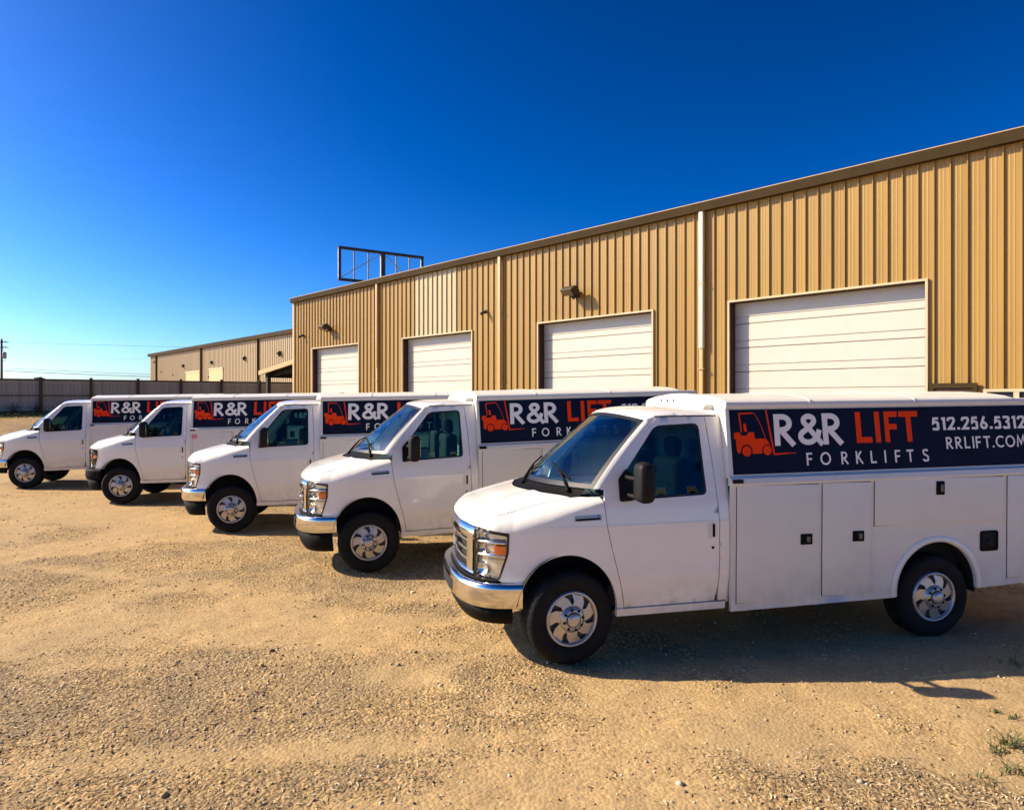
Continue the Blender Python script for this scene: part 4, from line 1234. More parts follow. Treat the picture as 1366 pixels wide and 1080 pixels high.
    rb.build('cab_roof', M['paint'], root)
    for s in (1, -1):
        rb = MB(); rb.tube([B3(x, .768, 2.047 - .0 * x, s) for x in np.linspace(.80, 1.38, 8)], .007, 6); rb.build('drip_rail', M['trim'], root)
    # interior and dark core
    ib = MB(); ib.box(B3(.06, .66, 1.12), B3(.34, -.66, 1.375)); ib.rbox(B3(.20, .84, 1.10), B3(.46, -.84, 1.36), .06)
    ib.rbox(B3(.30, .62, 1.30), B3(.50, .20, 1.43), .04); ib.build('dashboard', M['dash'], root)
    sw = MB(); q = [(.60 + .07 * math.sin(t), .42 + .19 * math.cos(t), 1.36 + .18 * math.sin(t)) for t in np.linspace(0, 2 * math.pi, 25)]
    sw.tube([B3(x, L, z) for x, L, z in q], .016, 8, cap=False); sw.tube([B3(.45, .42, 1.30), B3(.58, .42, 1.355)], .03, 8); sw.bar(B3(.60, .24, 1.36), B3(.60, .60, 1.36), .03, .05); sw.build('steering_wheel', M['black'], root)
    ib = MB(); ib.box(B3(-.66, .56, .55), B3(.36, -.56, 1.10)); ib.box(B3(.34, .88, .46), B3(1.37, -.88, .62))
    ib.box(B3(-.72, .58, .56), B3(-.60, -.58, 1.08)); ib.build('floor_and_engine_bay', M['void'], root)
    ib = MB(); ib.box(B3(1.30, .84, .60), B3(1.36, -.84, 1.42)); ib.box(B3(1.30, .70, 1.425), B3(1.36, -.70, 2.03)); ib.build('cab_rear_panel', M['headliner'], root)
    # ---------------- grille
    gr = empty('grille'); gr.parent = root
    g = MB()
    te = float(t_of_L(.600))
    for s in (1, -1):
        surf(g, [np.array([(0.0, .735), (te, .735), (te, 1.10), (0.0, 1.10)])], front_map(s, -.045), .06)
    g.build('grille_backing', M['void'], gr)
    def front_bar(pr, t0, t1, n=10, both=True):
        """profile (offset out, z) swept along the nose"""
        g = MB()
        ts = np.linspace(-t1, t1, 2 * n + 1) if both else np.linspace(t0, t1, n + 1)
        V = []; m = len(pr)
        for t in ts:
            s = 1 if t >= 0 else -1
            for o, z in pr:
                V.append(front_map(s, o)(np.array(abs(t)), np.array(z), np.array(0.0)))
        F = []
        for k in range(len(ts) - 1):
            for j in range(m): F.append((k * m + j, k * m + (j + 1) % m, (k + 1) * m + (j + 1) % m, (k + 1) * m + j))
        g.add(V, F, True)
        g.add(V[:m], [tuple(range(m))[::-1]]); g.add(V[-m:], [tuple(range(m))])
        return g
    front_bar([(-.06, 1.150), (-.012, 1.144), (.012, 1.10), (.026, 1.050), (.016, 1.030), (-.03, 1.030)], 0, te + .01).build('header_bar', M['chrome'], gr)
    for z in (.985, .905, .825): front_bar([(-.03, z + .009), (-.012, z + .009), (-.010, z), (-.012, z - .009), (-.03, z - .009)], 0, te - .12).build('grille_bar', M['latch_steel'], gr)
    front_bar([(-.04, .765), (.012, .760), (.016, .735), (-.02, .722)], 0, te + .005).build('lower_bar', M['chrome'], gr)
    for s in (1, -1):
        for t0, t1, o in ((te - .125, te - .067, .012), (te - .058, te - .006, .016)):
            g = MB(); surf(g, [np.array([(t0, .762), (t1, .762), (t1, 1.045), (t0, 1.045)])], front_map(s, o), .03, .05); g.build('grille_column', M['chrome'], gr)
    g = MB(); e = arc(0, .908, .115, .050, 0, 360, 32)[:-1]
    g.prism(e, lambda u, v: tuple(B3(-.853 + .0 * u, u, v)), lambda u, v: tuple(B3(-.835, u, v))); em = g.build('emblem', M['chrome'], gr)
    g = MB(); e = arc(0, .908, .102, .040, 0, 360, 32)[:-1]; g.prism(e, lambda u, v: tuple(B3(-.8545, u, v)), lambda u, v: tuple(B3(-.850, u, v))); g.build('emblem_field', M['silver'], em)
    # ---------------- bumper
    BC = catmull([(-.925, -.0001), (-.915, .28), (-.875, .52), (-.80, .70), (-.70, .81), (-.58, .872), (-.40, .915)], 8)
    BT = np.r_[0, np.cumsum(np.linalg.norm(np.diff(BC, axis=0), axis=1))]
    def bump_pt(t, o, z, s):
        x = np.interp(t, BT, BC[:, 0]); L = np.interp(t, BT, BC[:, 1]); e = .02
        dx = np.interp(t + e, BT, BC[:, 0]) - np.interp(max(t - e, 0), BT, BC[:, 0]); dL = np.interp(t + e, BT, BC[:, 1]) - np.interp(max(t - e, 0), BT, BC[:, 1])
        m = math.hypot(dx, dL); return B3(x - dL / m * o, L + dx / m * o, z, s)
    def bump_sweep(pr, T, n=18):
        g = MB(); ts = np.linspace(-T, T, 2 * n + 1); V = []; m = len(pr)
        for t in ts:
            for o, z in pr: V.append(bump_pt(abs(t), o, z, 1 if t >= 0 else -1))
        F = [(k * m + j, k * m + (j + 1) % m, (k + 1) * m + (j + 1) % m, (k + 1) * m + j) for k in range(len(ts) - 1) for j in range(m)]
        g.add(V, F, True); g.add(V[:m], [tuple(range(m))[::-1]]); g.add(V[-m:], [tuple(range(m))]); return g
    bo = bump_sweep([(-.12, .700), (-.02, .702), (-.004, .692), (.004, .660), (.004, .560), (-.010, .505), (-.022, .498), (-.06, .50)], BT[-1]).build('bumper', M['chrome'], root)
    bump_sweep([(-.13, .712), (-.07, .712), (-.07, .7045), (-.13, .7045)], BT[-1] * .98).build('bumper_step_pad', M['black'], bo)
    bump_sweep([(-.05, .496), (-.025, .490), (-.05, .42), (-.09, .355), (-.14, .355), (-.14, .496)], BT[-1] * .93).build('air_dam', M['black'], bo)
    g = MB(); V = []
    for t in np.linspace(-.36, .36, 13):
        for z in (.535, .635): V.append(bump_pt(abs(t), .0062, z, 1 if t >= 0 else -1))
    g.add(V, [(2 * k, 2 * k + 1, 2 * k + 3, 2 * k + 2) for k in range(12)], True); g.build('intake_opening', M['void'], bo)
    # ---------------- wheels
    def wheel(x, side):
        w = empty('wheel'); w.parent = root
        R, FACE = .388, .950
        am = lambda a, b, h: (x + a, -side * h, R + b)
        t = MB(); pr = [(.215, FACE - .235), (.30, FACE - .245), (.355, FACE - .232), (.379, FACE - .212), (.386, FACE - .195), (.386, FACE - .165), (.378, FACE - .163), (.378, FACE - .155), (.388, FACE - .153), (.388, FACE - .090), (.378, FACE - .088), (.378, FACE - .080), (.387, FACE - .078), (.386, FACE - .048), (.377, FACE - .026), (.362, FACE - .008), (.340, FACE + .002), (.300, FACE + .006), (.262, FACE - .002), (.232, FACE - .018), (.222, FACE - .03)]
        n = 120; V = []; F = []
        for (r, h) in pr:
            for k in range(n):
                rr = r
                if (.376 < r < .3875 or abs(r - .362) < .001) and abs(h - (FACE - .1)) > .045 and (k % 3 == 0): rr -= .0045
                a = 2 * math.pi * k / n; V.append(am(rr * math.cos(a), rr * math.sin(a), h))
        for i in range(len(pr) - 1):
            for k in range(n): F.append((i * n + k, i * n + (k + 1) % n, (i + 1) * n + (k + 1) % n, (i + 1) * n + k))
        t.add(V, F, True)
        ty = t.build('tyre', M['rubber'], w)
        c = MB(); c.lathe([(.232, FACE - .030), (.228, FACE - .004), (.218, FACE + .004), (.206, FACE - .002), (.198, FACE - .030)], am, 48); cov = c.build('rim', M['silver'], w)
        c = MB(); c.lathe([(.205, FACE - .045), (.0, FACE - .045)], am, 32); c.build('rim_recess', M['dash'], w)
        hubz = FACE + .004
        sp = MB(); q0 = 11
        for k in range(7):
            a = rad(360 / 7 * k + q0)
            pl = [(.092, -32), (.092, 32), (.145, 20), (.203, 27), (.203, -2), (.165, -13)]
            P = [(r * math.cos(a + rad(d) * side), r * math.sin(a + rad(d) * side), r) for r, d in pl]
            hh = lambda r: hubz - .006 - (r - .09) * .16
            n6 = len(P); V = [am(px_, pz_, hh(r)) for px_, pz_, r in P] + [am(px_, pz_, hh(r) - .025) for px_, pz_, r in P]
            sp.add(V, [tuple(range(n6)), ] + [(i, (i + 1) % n6, n6 + (i + 1) % n6, n6 + i) for i in range(n6)])
        sp.build('spokes', M['silver'], w)
        c = MB(); c.lathe([(.112, hubz - .014), (.104, hubz + .002), (.078, hubz + .020), (.062, hubz + .022), (.060, hubz + .014)], am, 40); c.build('hub_plate', M['silver'], w)
        c = MB(); c.lathe([(.061, hubz + .010), (.059, hubz + .036), (.050, hubz + .046), (.025, hubz + .050), (.0, hubz + .051)], am, 28); c.build('centre_cap', M['silver'], w)
        c = MB(); c.lathe([(.066, hubz + .0225), (.060, hubz + .0235)], am, 28); c.build('cap_groove', M['black'], w)
        for k in range(8):
            c = MB(); a = rad(45 * k + 12); cx_, cz_ = .082 * math.cos(a), .082 * math.sin(a)
            c.lathe([(.0125, hubz + .010), (.0125, hubz + .022), (.007, hubz + .026), (0, hubz + .026)], lambda p, q, h, cx_=cx_, cz_=cz_: am(p + cx_, q + cz_, h), 6, False)
            c.build('lug_nut', M['black'], w)
    for x in (0.0, 3.505):
        for s in (1, -1): wheel(x, s)
    ch = MB()
    for s in (1, -1): ch.box(B3(.2, .50 * s + .04, .45), B3(4.6, .50 * s - .04, .58))
    ch.tube([(0, -.7, .37), (0, .7, .37)], .05, 8); ch.tube([(3.505, -.75, .388), (3.505, .75, .388)], .06, 8); ch.tube([(3.505, 0, .25), (3.505, 0, .52)], [.1, .12], 10)
    ch.box((1.9, .2, .46), (2.7, .62, .60)); ch.build('chassis', M['void'], root)

    # ---------------- service body
    sv = empty('service_body'); sv.parent = root
    X0, X1 = 1.416, 4.72
    ZB0, ZL, ZL1, ZT0 = .368, 1.455, 1.525, 2.105
    HW = .982
    core = MB()
    core.box(B3(X0 + .02, .80, .62), B3(X1 - .02, -.80, 1.45))
    core.box(B3(X0 + .02, .80, .42), B3(2.9, -.80, .619)); core.box(B3(4.1, .80, .42), B3(X1 - .02, -.80, .619))
    core.build('body_core', M['void'], sv)
    # two sloping upper sides, roof and ends in one shell
    def Lup(z): return .945 + (.868 - .945) * (z - ZL1) / (ZT0 - ZL1)
    sec = [(.945, ZL1 - .02), (.868, ZT0), (.880, ZT0 + .004), (.884, ZT0 + .030), (.876, ZT0 + .058), (.850, ZT0 + .074), (.800, ZT0 + .088), (.60, ZT0 + .115), (.30, ZT0 + .132), (0, ZT0 + .137)]
    full = [(L, z, 1) for L, z in sec] + [(L, z, -1) for L, z in sec[-2::-1]]
    for nm, part, x0, x1 in (('upper_body', range(0, len(full)), X0, X1),):
        ub = MB(); V = []
        xs = [X0, X0 + .01, 2.0, 3.0, 4.0, 4.44, 4.52, X1 - .01, X1]
        for x in xs:
            for L, z, s in full:
                zz = z
                if x > 4.5 and z > ZT0 + .06: zz = ZT0 + .060 + (z - ZT0 - .06) * .05
                V.append(B3(x, L * (.997 if x in (X0, X1) else 1), zz, s))
        m = len(full)
        F = [(k * m + j, k * m + j + 1, (k + 1) * m + j + 1, (k + 1) * m + j) for k in range(len(xs) - 1) for j in range(m - 1)]
        ub.add(V, F, False)
        ub.add(V[:m], [tuple(range(m))[::-1]]); ub.add(V[-m:], [tuple(range(m))])
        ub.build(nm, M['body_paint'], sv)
    # roof skin ribs and front cap over the cab
    for x in (2.25, 3.35):
        rb = MB(); V = []
        for L, z, s in full[3:-3]: V += [B3(x - .02, L * 1.001, z + .002, s), B3(x - .012, L * 1.004, z + .006, s), B3(x + .012, L * 1.004, z + .006, s), B3(x + .02, L * 1.001, z + .002, s)]
        m = len(full) - 6
        rb.add(V, [(k * 4 + j, k * 4 + j + 1, k * 4 + 5 + j, k * 4 + 4 + j) for k in range(m - 1) for j in range(3)]); rb.build('roof_seam', M['roof_paint'], sv)
    fc = MB(); V = []; n = 24
    for k in range(n + 1):
        a = -1 + 2 * k / n; L = .66 * a
        zt = ZT0 + .035 + .106 * (1 - abs(a) ** 2.2); zb = 2.035 + .085 * math.sqrt(max(0, 1 - abs(L / .765) ** 3.2)) - .02
        V += [B3(1.30, L, zb), B3(1.322, L, zt - .015), B3(1.345, L * .995, zt), B3(X0 + .02, L * .99, zt + .004)]
    F = [(k * 4 + j, k * 4 + j + 1, k * 4 + 5 + j, k * 4 + 4 + j) for k in range(n) for j in range(3)]
    fc.add(V, F, True)
    for e, o in ((0, 0), (n, 1)):
        q = V[e * 4:e * 4 + 4] + [B3(X0 + .02, .66 * (-1 if e == 0 else 1) * .99, 2.04)]
        fc.add(q, [tuple(range(5))])
    cap = fc.build('roof_fairing', M['roof_paint'], sv)
    for L in (.06, -.08, -.22):
        db = MB(); db.lathe([(0, .004), (.012, .004), (.014, 0)], lambda a, b, c, L=L: tuple(B3(1.311 - c, L + a, 2.185 + b - .006)), 10); db.build('marker_light', M['black'], cap)
    # filler strip between cab and body
    for s in (1, -1):
        fb = MB(); surf(fb, [np.array([(1.395, .44), (1.425, .44), (1.425, 2.03), (1.395, 2.03)])], side_map(s, .007), .08)
        fb.build('cab_seal', M['body_paint'], sv)
    # lower side panels with the wheel opening
    for s in (1, -1):
        arch = arch_pts(.385, .415, 0.0, 3.495, .42, .435, .435)
        poly = [(X0, ZB0), (3.055, .375)] + arch + [(3.935, .40), (X1, .425), (X1, ZL), (X0, ZL)]
        pl = lambda u, v, d, s=s: B3(u, HW - d, v, s)
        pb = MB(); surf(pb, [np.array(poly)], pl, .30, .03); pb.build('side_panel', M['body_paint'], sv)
        fl = MB(); A0 = arch_pts(.385, .415, .002, 3.495, .42, .435, .435); A1 = arch_pts(.385, .43, .055, 3.495, .42, .435, .435)
        V = []; n = len(A0)
        for (a, b) in zip(A0, A1):
            V += [B3(a[0], HW - .03, a[1], s), B3(a[0], HW + .014, a[1], s), B3((a[0] * .4 + b[0] * .6), HW + .018, a[1] * .4 + b[1] * .6, s), B3(b[0], HW + .002, b[1], s)]
        fl.add(V, [(k * 4 + j, k * 4 + j + 1, k * 4 + 5 + j, k * 4 + 4 + j) for k in range(n - 1) for j in range(3)], True); fl.build('wheel_arch_trim', M['paint'], sv)
        A = arch_pts(.36, .36, .004, 3.495, .42, .435, .435)
        lb = MB(); n = len(A); lb.add([B3(x, HW - .02, z, s) for x, z in A] + [B3(x, .56, z, s) for x, z in A], [(i, i + 1, n + i + 1, n + i) for i in range(n - 1)], True); lb.build('arch_liner', M['void'], sv)
        # ledge under the banner
        lg = MB(); lg.prism([(.93, ZL - .012), (1.000, ZL - .010), (1.004, ZL + .008), (.990, ZL + .05), (.955, ZL1 - .004), (.93, ZL1 - .004)], lambda u, v, s=s: tuple(B3(X0 - .003, u, v, s)), lambda u, v, s=s: tuple(B3(X1 + .003, u, v, s)))
        led = lg.build('drip_ledge', M['body_paint'], sv)
        lg = MB(); lg.rbox(B3(X0 + .004, .985, ZL + .012), B3(X0 + .105, 1.006, ZL + .044), .006); lg.build('side_marker', M['lamp_bronze'], led)
        # corner posts of the upper body
        for xa in (X0 + .001,):
            lg = MB(); lg.prism([(xa - .004, ZL1), (xa + .038, ZL1), (xa + .030, ZT0), (xa - .004, ZT0)], lambda u, v, s=s: tuple(B3(u, Lup(v) - .02, v, s)), lambda u, v, s=s: tuple(B3(u, Lup(v) + .004, v, s))); lg.build('corner_post', M['body_paint'], sv)
        # compartment doors
        for (a, b, c, d) in ((1.462, 2.268, .432, 1.438), (2.292, 2.790, .440, 1.438), (2.822, 4.222, 1.030, 1.438), (4.262, 4.690, .470, 1.438)):
            dm = MB(); dm.add([B3(a, HW + .0015, c, s), B3(b, HW + .0015, c, s), B3(b, HW + .0015, d, s), B3(a, HW + .0015, d, s)], [(0, 1, 2, 3)])
            gap = dm.build('door_gap', M['void'], sv)
            dm = MB(); dm.rbox(B3(a + .005, HW + .0005, c + .005, s), B3(b - .005, HW + .013, d - .005, s), .005); dm.build('compartment_door', M['body_paint'], sv)
        for (x, z, wd, hg) in ((2.133, .955, .115, .092), (2.654, .955, .115, .092), (3.513, 1.352, .088, .125)):
            lt = empty('latch'); lt.parent = sv
            lm = MB(); lm.rbox(B3(x - wd / 2, HW + .010, z - hg / 2, s), B3(x + wd / 2, HW + .022, z + hg / 2, s), .010); lm.build('latch_plate', M['black'], lt)
            lm = MB(); lm.rbox(B3(x - .002, HW + .018, z - hg * .28, s), B3(x + wd * .30, HW + .028, z + hg * .28, s), .005); lm.build('paddle', M['latch_steel'], lt)
        ff = MB(); surf(ff, [rounded([(3.965, .742), (4.160, .742), (4.160, .930), (3.965, .930)], .025), rounded([(3.985, .765), (4.140, .765), (4.140, .910), (3.985, .910)], .02)], lambda u, v, d, s=s: B3(u, HW + .012 - d, v, s), .05, .014)
        fu = ff.build('fuel_filler', M['black'], sv)
        ff = MB(); ff.add([B3(3.98, HW + .003, .76, s), B3(4.145, HW + .003, .76, s), B3(4.145, HW + .003, .915, s), B3(3.98, HW + .003, .915, s)], [(0, 1, 2, 3)]); ff.build('filler_recess', M['void'], fu)
        ff = MB(); ff.lathe([(.040, 0), (.038, .006), (.0, .007)], lambda a, b, c, s=s: tuple(B3(4.062 + a, HW + .0035 + c, .815 + b, s)), 16); ff.build('filler_cap', M['mirror_plastic'], fu)
        # banner
        bz0, bz1 = ZL1 + .012, ZT0 - .008
        def ban(u, v, off, s=s): return B3(u, Lup(np.asarray(v)) + off, v, s)
        bm_ = MB(); q = [(X0 + .040, bz0), (X1 - .03, bz0), (X1 - .03, bz1), (X0 + .034, bz1)]
        bm_.add([ban(u, v, .0075) for u, v in q] + [ban(u, v, .002) for u, v in q], [(0, 1, 2, 3), (0, 4, 5, 1), (1, 5, 6, 2), (2, 6, 7, 3), (3, 7, 4, 0)])
        bn = bm_.build('banner', M['navy'], root)
        if s == 1:
            def flat(polys, nm, mt, off=.0090):
                P, F = union_mesh(polys); g = MB(); g.add(ban(P[:, 0], P[:, 1], off), F); return g.build(nm, mt, bn)
            def letters(groups, mt):
                for p in groups: flat(p, 'letter', mt)
            letters(text_polys('R&R', 0, 1.775, .278, .175, .13, slots=[(1.872, .228), (2.105, .240), (2.355, .228)]), M['print_white'])
            letters(text_polys('LIFT', 0, 1.780, .280, .185, 0, slots=[(2.697, .19), (2.897, .053), (2.998, .165), (3.155, .205)]), M['print_orange'])
            sl_ = [2.172, 2.310, 2.522, 2.672, 2.824, 2.970, 3.080, 3.205, 3.378]
            letters(text_polys('FORKLIFTS', 0, 1.595, .112, .15, .1, slots=sl_), M['print_white'])
            letters(text_polys('512.256.5312', 3.510, 1.877, .121, .19, .14, width=1.050), M['print_white'])
            letters(text_polys('RRLIFT.COM', 3.645, 1.702, .110, .155, .17, width=.895), M['print_white'])
            # lift-truck pictogram
            def stroke(P, t): return stroke_poly(P, t, False)
            W1, W2 = (1.594, 1.735), (1.794, 1.738)
            body = [(1.480, 1.890), (1.492, 1.900), (1.530, 1.902), (1.552, 1.872), (1.600, 1.872), (1.622, 1.900), (1.672, 1.900), (1.682, 1.842), (1.785, 1.842), (1.808, 1.815), (1.826, 1.77)]
            body += [p for p in arc(W2[0], W2[1], .050, .052, 40, 180, 10)] + [(1.742, 1.712), (1.648, 1.712)] + [p for p in arc(W1[0], W1[1], .056, .058, -20, 180, 12)] + [(1.520, 1.712), (1.500, 1.742), (1.496, 1.84), (1.478, 1.846)]
            pol = [np.array(body), np.array(arc(*W1, .043, .045, 0, 360, 24)[:-1]), np.array(arc(*W2, .041, .043, 0, 360, 24)[:-1])]
            pol += [np.array([(1.577, 1.975), (1.600, 1.975), (1.608, 1.905), (1.585, 1.905), (1.577, 1.93)])]
            pol += stroke([(1.554, 1.90), (1.540, 2.062), (1.672, 2.066)], .013) + stroke([(1.672, 2.066), (1.690, 2.062), (1.745, 1.96), (1.782, 1.845)], .006)
            pol += stroke([(1.803, 2.092), (1.858, 1.702)], .016) + [np.array([(1.848, 1.695), (2.075, 1.706), (2.075, 1.711), (1.852, 1.712)])]
            flat(pol, 'forklift_pictogram', M['print_orange'])
    # rear door slabs
    rd = MB()
    for s in (1, -1): rd.rbox(B3(X1 + .002, .03 if s > 0 else -.03, .50), B3(X1 + .03, .80 * s, 2.03), .008)
    rd.build('rear_door', M['body_paint'], sv)
    rb = MB(); rb.rbox(B3(X1 - .05, .95, .36), B3(X1 + .22, -.95, .44), .02); rb.build('rear_bumper', M['black'], sv)
    return root

def copy_tree(o, parent=None):
    c = o.copy(); COL.objects.link(c); c.parent = parent
    for ch in list(o.children): copy_tree(ch, c)
    return c

def walk(o):
    yield o
    for c in o.children: yield from walk(c)

proto = build_truck()
POSES = [(.29, 6.47, 11.68, -.38), (-2.06, 9.42, 16.33, .50), (-4.80, 12.02, 11.04, 0), (-8.31, 15.07, 6.27, 0), (-12.22, 17.51, 15.19, 0)]
LABELS = ['white service truck nearest the camera, its whole banner and phone number in view',
          'white service truck parked just behind the nearest one, second in the row',
          'white service truck in the middle of the row, small letters on its door window',
          'white service truck with black bumper and small pink sticker on its body',
          'white service truck farthest back near the fence, its nose cut off by the picture edge']
TR = []
for i, (X, Y, yaw, pit) in enumerate(POSES):
    t = proto if i == 0 else copy_tree(proto)
    TR.append(t)
    t.location = (X, Y, 0.006); t.rotation_euler = (0, rad(-pit), rad(yaw))
    tag(t, LABELS[i], 'truck', 'white service trucks parked in a row')

for t, st_ in zip(TR, (7, -3, 2, 5, -4)):
    for wh in [c for c in t.children if c.name.startswith('wheel')]:
        tyre = [c for c in wh.children if c.name.startswith('tyre')][0]
        co = np.array([v.co for v in tyre.data.vertices]); cen = (co.min(0) + co.max(0)) / 2
        if cen[0] < 1:
            a = rad(st_); ca, sa = math.cos(a), math.sin(a)
            wh.rotation_euler = (0, 0, a)
            wh.location = (cen[0] - (ca * cen[0] - sa * cen[1]), cen[1] - (sa * cen[0] + ca * cen[1]), 0)

# ride height: the four trucks behind sit a little higher on their springs
for t, dz in zip(TR, (-.012, .036, .036, .034, .030)):
    for c in t.children:
        if not c.name.startswith('wheel') and not c.name.startswith('chassis'): c.location.z += dz

def remat(truck, names, m):
    for o in walk(truck):
        if o.type == 'MESH' and o.name.split('.')[0] in names:
            o.data = o.data.copy(); o.data.materials.clear(); o.data.materials.append(m)
for t in TR:
    for o in t.children:
        if o.name.startswith('fender') or o.name.startswith('hood'): o.cycles.shadow_terminator_geometry_offset = 0.2; o.cycles.shadow_terminator_offset = 0.05
for k in (0, 3, 4): remat(TR[k], ('window_glass',), M['side_glass_dark'])
# the truck with the black bumper
remat(TR[3], ('bumper', 'bezel', 'air_dam'), M['black'])
remat(TR[3], ('reflector', 'ledge', 'grille_column', 'header_bar', 'lower_bar'), M['black'])
g = MB(); g.box(B3(1.445, .996, 1.34), B3(1.560, .9985, 1.425)); st = g.build('pink_sticker', M['pink'], TR[3])
# deeper air dams on the three trucks behind
for k in (1, 2, 3):
    for o in walk(TR[k]):
        if o.name.split('.')[0] == 'air_dam':
            o.data = o.data.copy()
            for v in o.data.vertices:
                zz = v.co.z - RAKE * v.co.x
                if zz < .45: v.co.z -= .10; v.co.x += .02
# window lettering of the middle truck
def win_flat(polys, nm, truck):
    P, F = union_mesh(polys); g = MB(); g.add(side_map(1)(P[:, 0], P[:, 1], np.full(len(P), .016)), F); return g.build(nm, M['print_white'], truck)
for p in text_polys('R&L', .985, 1.86, .085, .16, .16, width=.19): win_flat(p, 'window_letter', TR[2])

# ------------------------------------------------------------------ loose ground cover
def scatter(n, ymin, ymax, power=1.0):
    """points on the yard, denser close to the camera"""
    u = RNG.random(n)
    y = ymin + (ymax - ymin) * u ** power
    x = (RNG.random(n) * 2 - 1) * (y * 0.80 + 0.4)
    return x, y

ICO_V = np.array([(0, 0, 1), (.894, 0, .447), (.276, .851, .447), (-.724, .526, .447), (-.724, -.526, .447), (.276, -.851, .447), (.724, .526, -.447), (-.276, .851, -.447), (-.894, 0, -.447), (-.276, -.851, -.447), (.724, -.526, -.447), (0, 0, -1)])
ICO_F = np.array([(0, 1, 2), (0, 2, 3), (0, 3, 4), (0, 4, 5), (0, 5, 1), (1, 6, 2), (2, 7, 3), (3, 8, 4), (4, 9, 5), (5, 10, 1), (6, 7, 2), (7, 8, 3), (8, 9, 4), (9, 10, 5), (10, 6, 1)])
n = 34000
x, y = scatter(n, 2.6, 16, 1.45)
dens = vnoise(x * 0.8, y * 0.8, 9)
keep = (RNG.random(n) < 0.35 + 0.9 * dens) & (RNG.random(n) > 0.95 * track_wear(x, y))
x, y = x[keep], y[keep]; n = len(x)
r = (0.0042 + 0.0080 * RNG.random(n) ** 3) * (0.75 + 0.045 * y) + 0.014 * (RNG.random(n) > 0.994)
V = ICO_V[None] * (1 + 0.28 * (RNG.random((n, 12, 1)) - 0.5)) * r[:, None, None] * (0.7 + 0.7 * RNG.random((n, 1, 3))) * [1.15, 1, 0.7]
a = RNG.random(n) * 6.283; ca, sa = np.cos(a)[:, None], np.sin(a)[:, None]
X_ = V[:, :, 0] * ca - V[:, :, 1] * sa + x[:, None]; Y_ = V[:, :, 0] * sa + V[:, :, 1] * ca + y[:, None]; Z_ = V[:, :, 2] + (ground_z(x, y) + r * 0.25)[:, None]
VV = np.stack([X_, Y_, Z_], -1).reshape(-1, 3); FF = (ICO_F[None] + (np.arange(n) * 12)[:, None, None]).reshape(-1, 3)
me = mesh_fast('gravel', VV, FF)
tag(link('gravel', me, M['stone']), 'loose tan gravel scattered over the yard', 'gravel', kind='stuff')

# curled straw and chips
n = 75000
x, y = scatter(n, 2.6, 12, 1.3)
keep = RNG.random(n) < -0.05 + 1.25 * (0.6 * vnoise(x * 0.9 + 7, y * 0.9, 12) + 0.4 * vnoise(x * 2.7, y * 2.7, 13)) * (1 - 1.0 * track_wear(x, y))
x, y = x[keep], y[keep]; n = len(x)
L_ = 0.007 + 0.020 * RNG.random(n) ** 2; wd = 0.0018 + 0.0030 * RNG.random(n); cv = (RNG.random(n) - 0.5) * 2.2
a = RNG.random(n) * 6.283; gz = ground_z(x, y); lift = 0.001 + 0.005 * RNG.random(n)
V = np.zeros((n, 8, 3))
for k, t in enumerate((-1, -.33, .33, 1)):
    px_ = L_ * t; py_ = L_ * cv * (t * t - .5) * .6
    for j, q in enumerate((-1, 1)):
        V[:, k * 2 + j, 0] = px_; V[:, k * 2 + j, 1] = py_ + q * wd * (1 if abs(t) < .5 else .55); V[:, k * 2 + j, 2] = lift * (1 - t * t) + 0.003 + 0.002 * j
X_ = V[:, :, 0] * np.cos(a)[:, None] - V[:, :, 1] * np.sin(a)[:, None] + x[:, None]; Y_ = V[:, :, 0] * np.sin(a)[:, None] + V[:, :, 1] * np.cos(a)[:, None] + y[:, None]
VV = np.stack([X_, Y_, V[:, :, 2] + gz[:, None]], -1).reshape(-1, 3)
q = np.array([(0, 2, 3, 1), (2, 4, 5, 3), (4, 6, 7, 5)]); FF = (q[None] + (np.arange(n) * 8)[:, None, None]).reshape(-1, 4)
me = mesh_fast('straw_litter', VV, FF)
tag(link('straw_litter', me, M['straw']), 'curled straw and chips scattered over the near gravel', 'straw', kind='stuff')

def blades(name, cx, cy, n, spread, hmin, hmax, wid, material, lean=0.6):
    x = cx + RNG.normal(0, spread, n); y = cy + RNG.normal(0, spread * 0.7, n)
    h = hmin + (hmax - hmin) * RNG.random(n); a = RNG.random(n) * 6.283; ln = lean * h * (0.5 + RNG.random(n))
    z = ground_z(x, y)
    V = np.zeros((n, 5, 3)); dx, dy = np.cos(a), np.sin(a); px_, py_ = -dy, dx
    for i, (t, wv) in enumerate(((0, 1), (.55, .8))):
        for j, s in enumerate((-1, 1)):
            V[:, i * 2 + j, 0] = x + dx * ln * t * t + px_ * s * wid * wv; V[:, i * 2 + j, 1] = y + dy * ln * t * t + py_ * s * wid * wv; V[:, i * 2 + j, 2] = z + h * t
    V[:, 4, 0] = x + dx * ln; V[:, 4, 1] = y + dy * ln; V[:, 4, 2] = z + h * .85
    F = np.array([(0, 1, 3), (0, 3, 2), (2, 3, 4)])
    return mesh_fast(name, V.reshape(-1, 3), (F[None] + (np.arange(n) * 5)[:, None, None]).reshape(-1, 3))

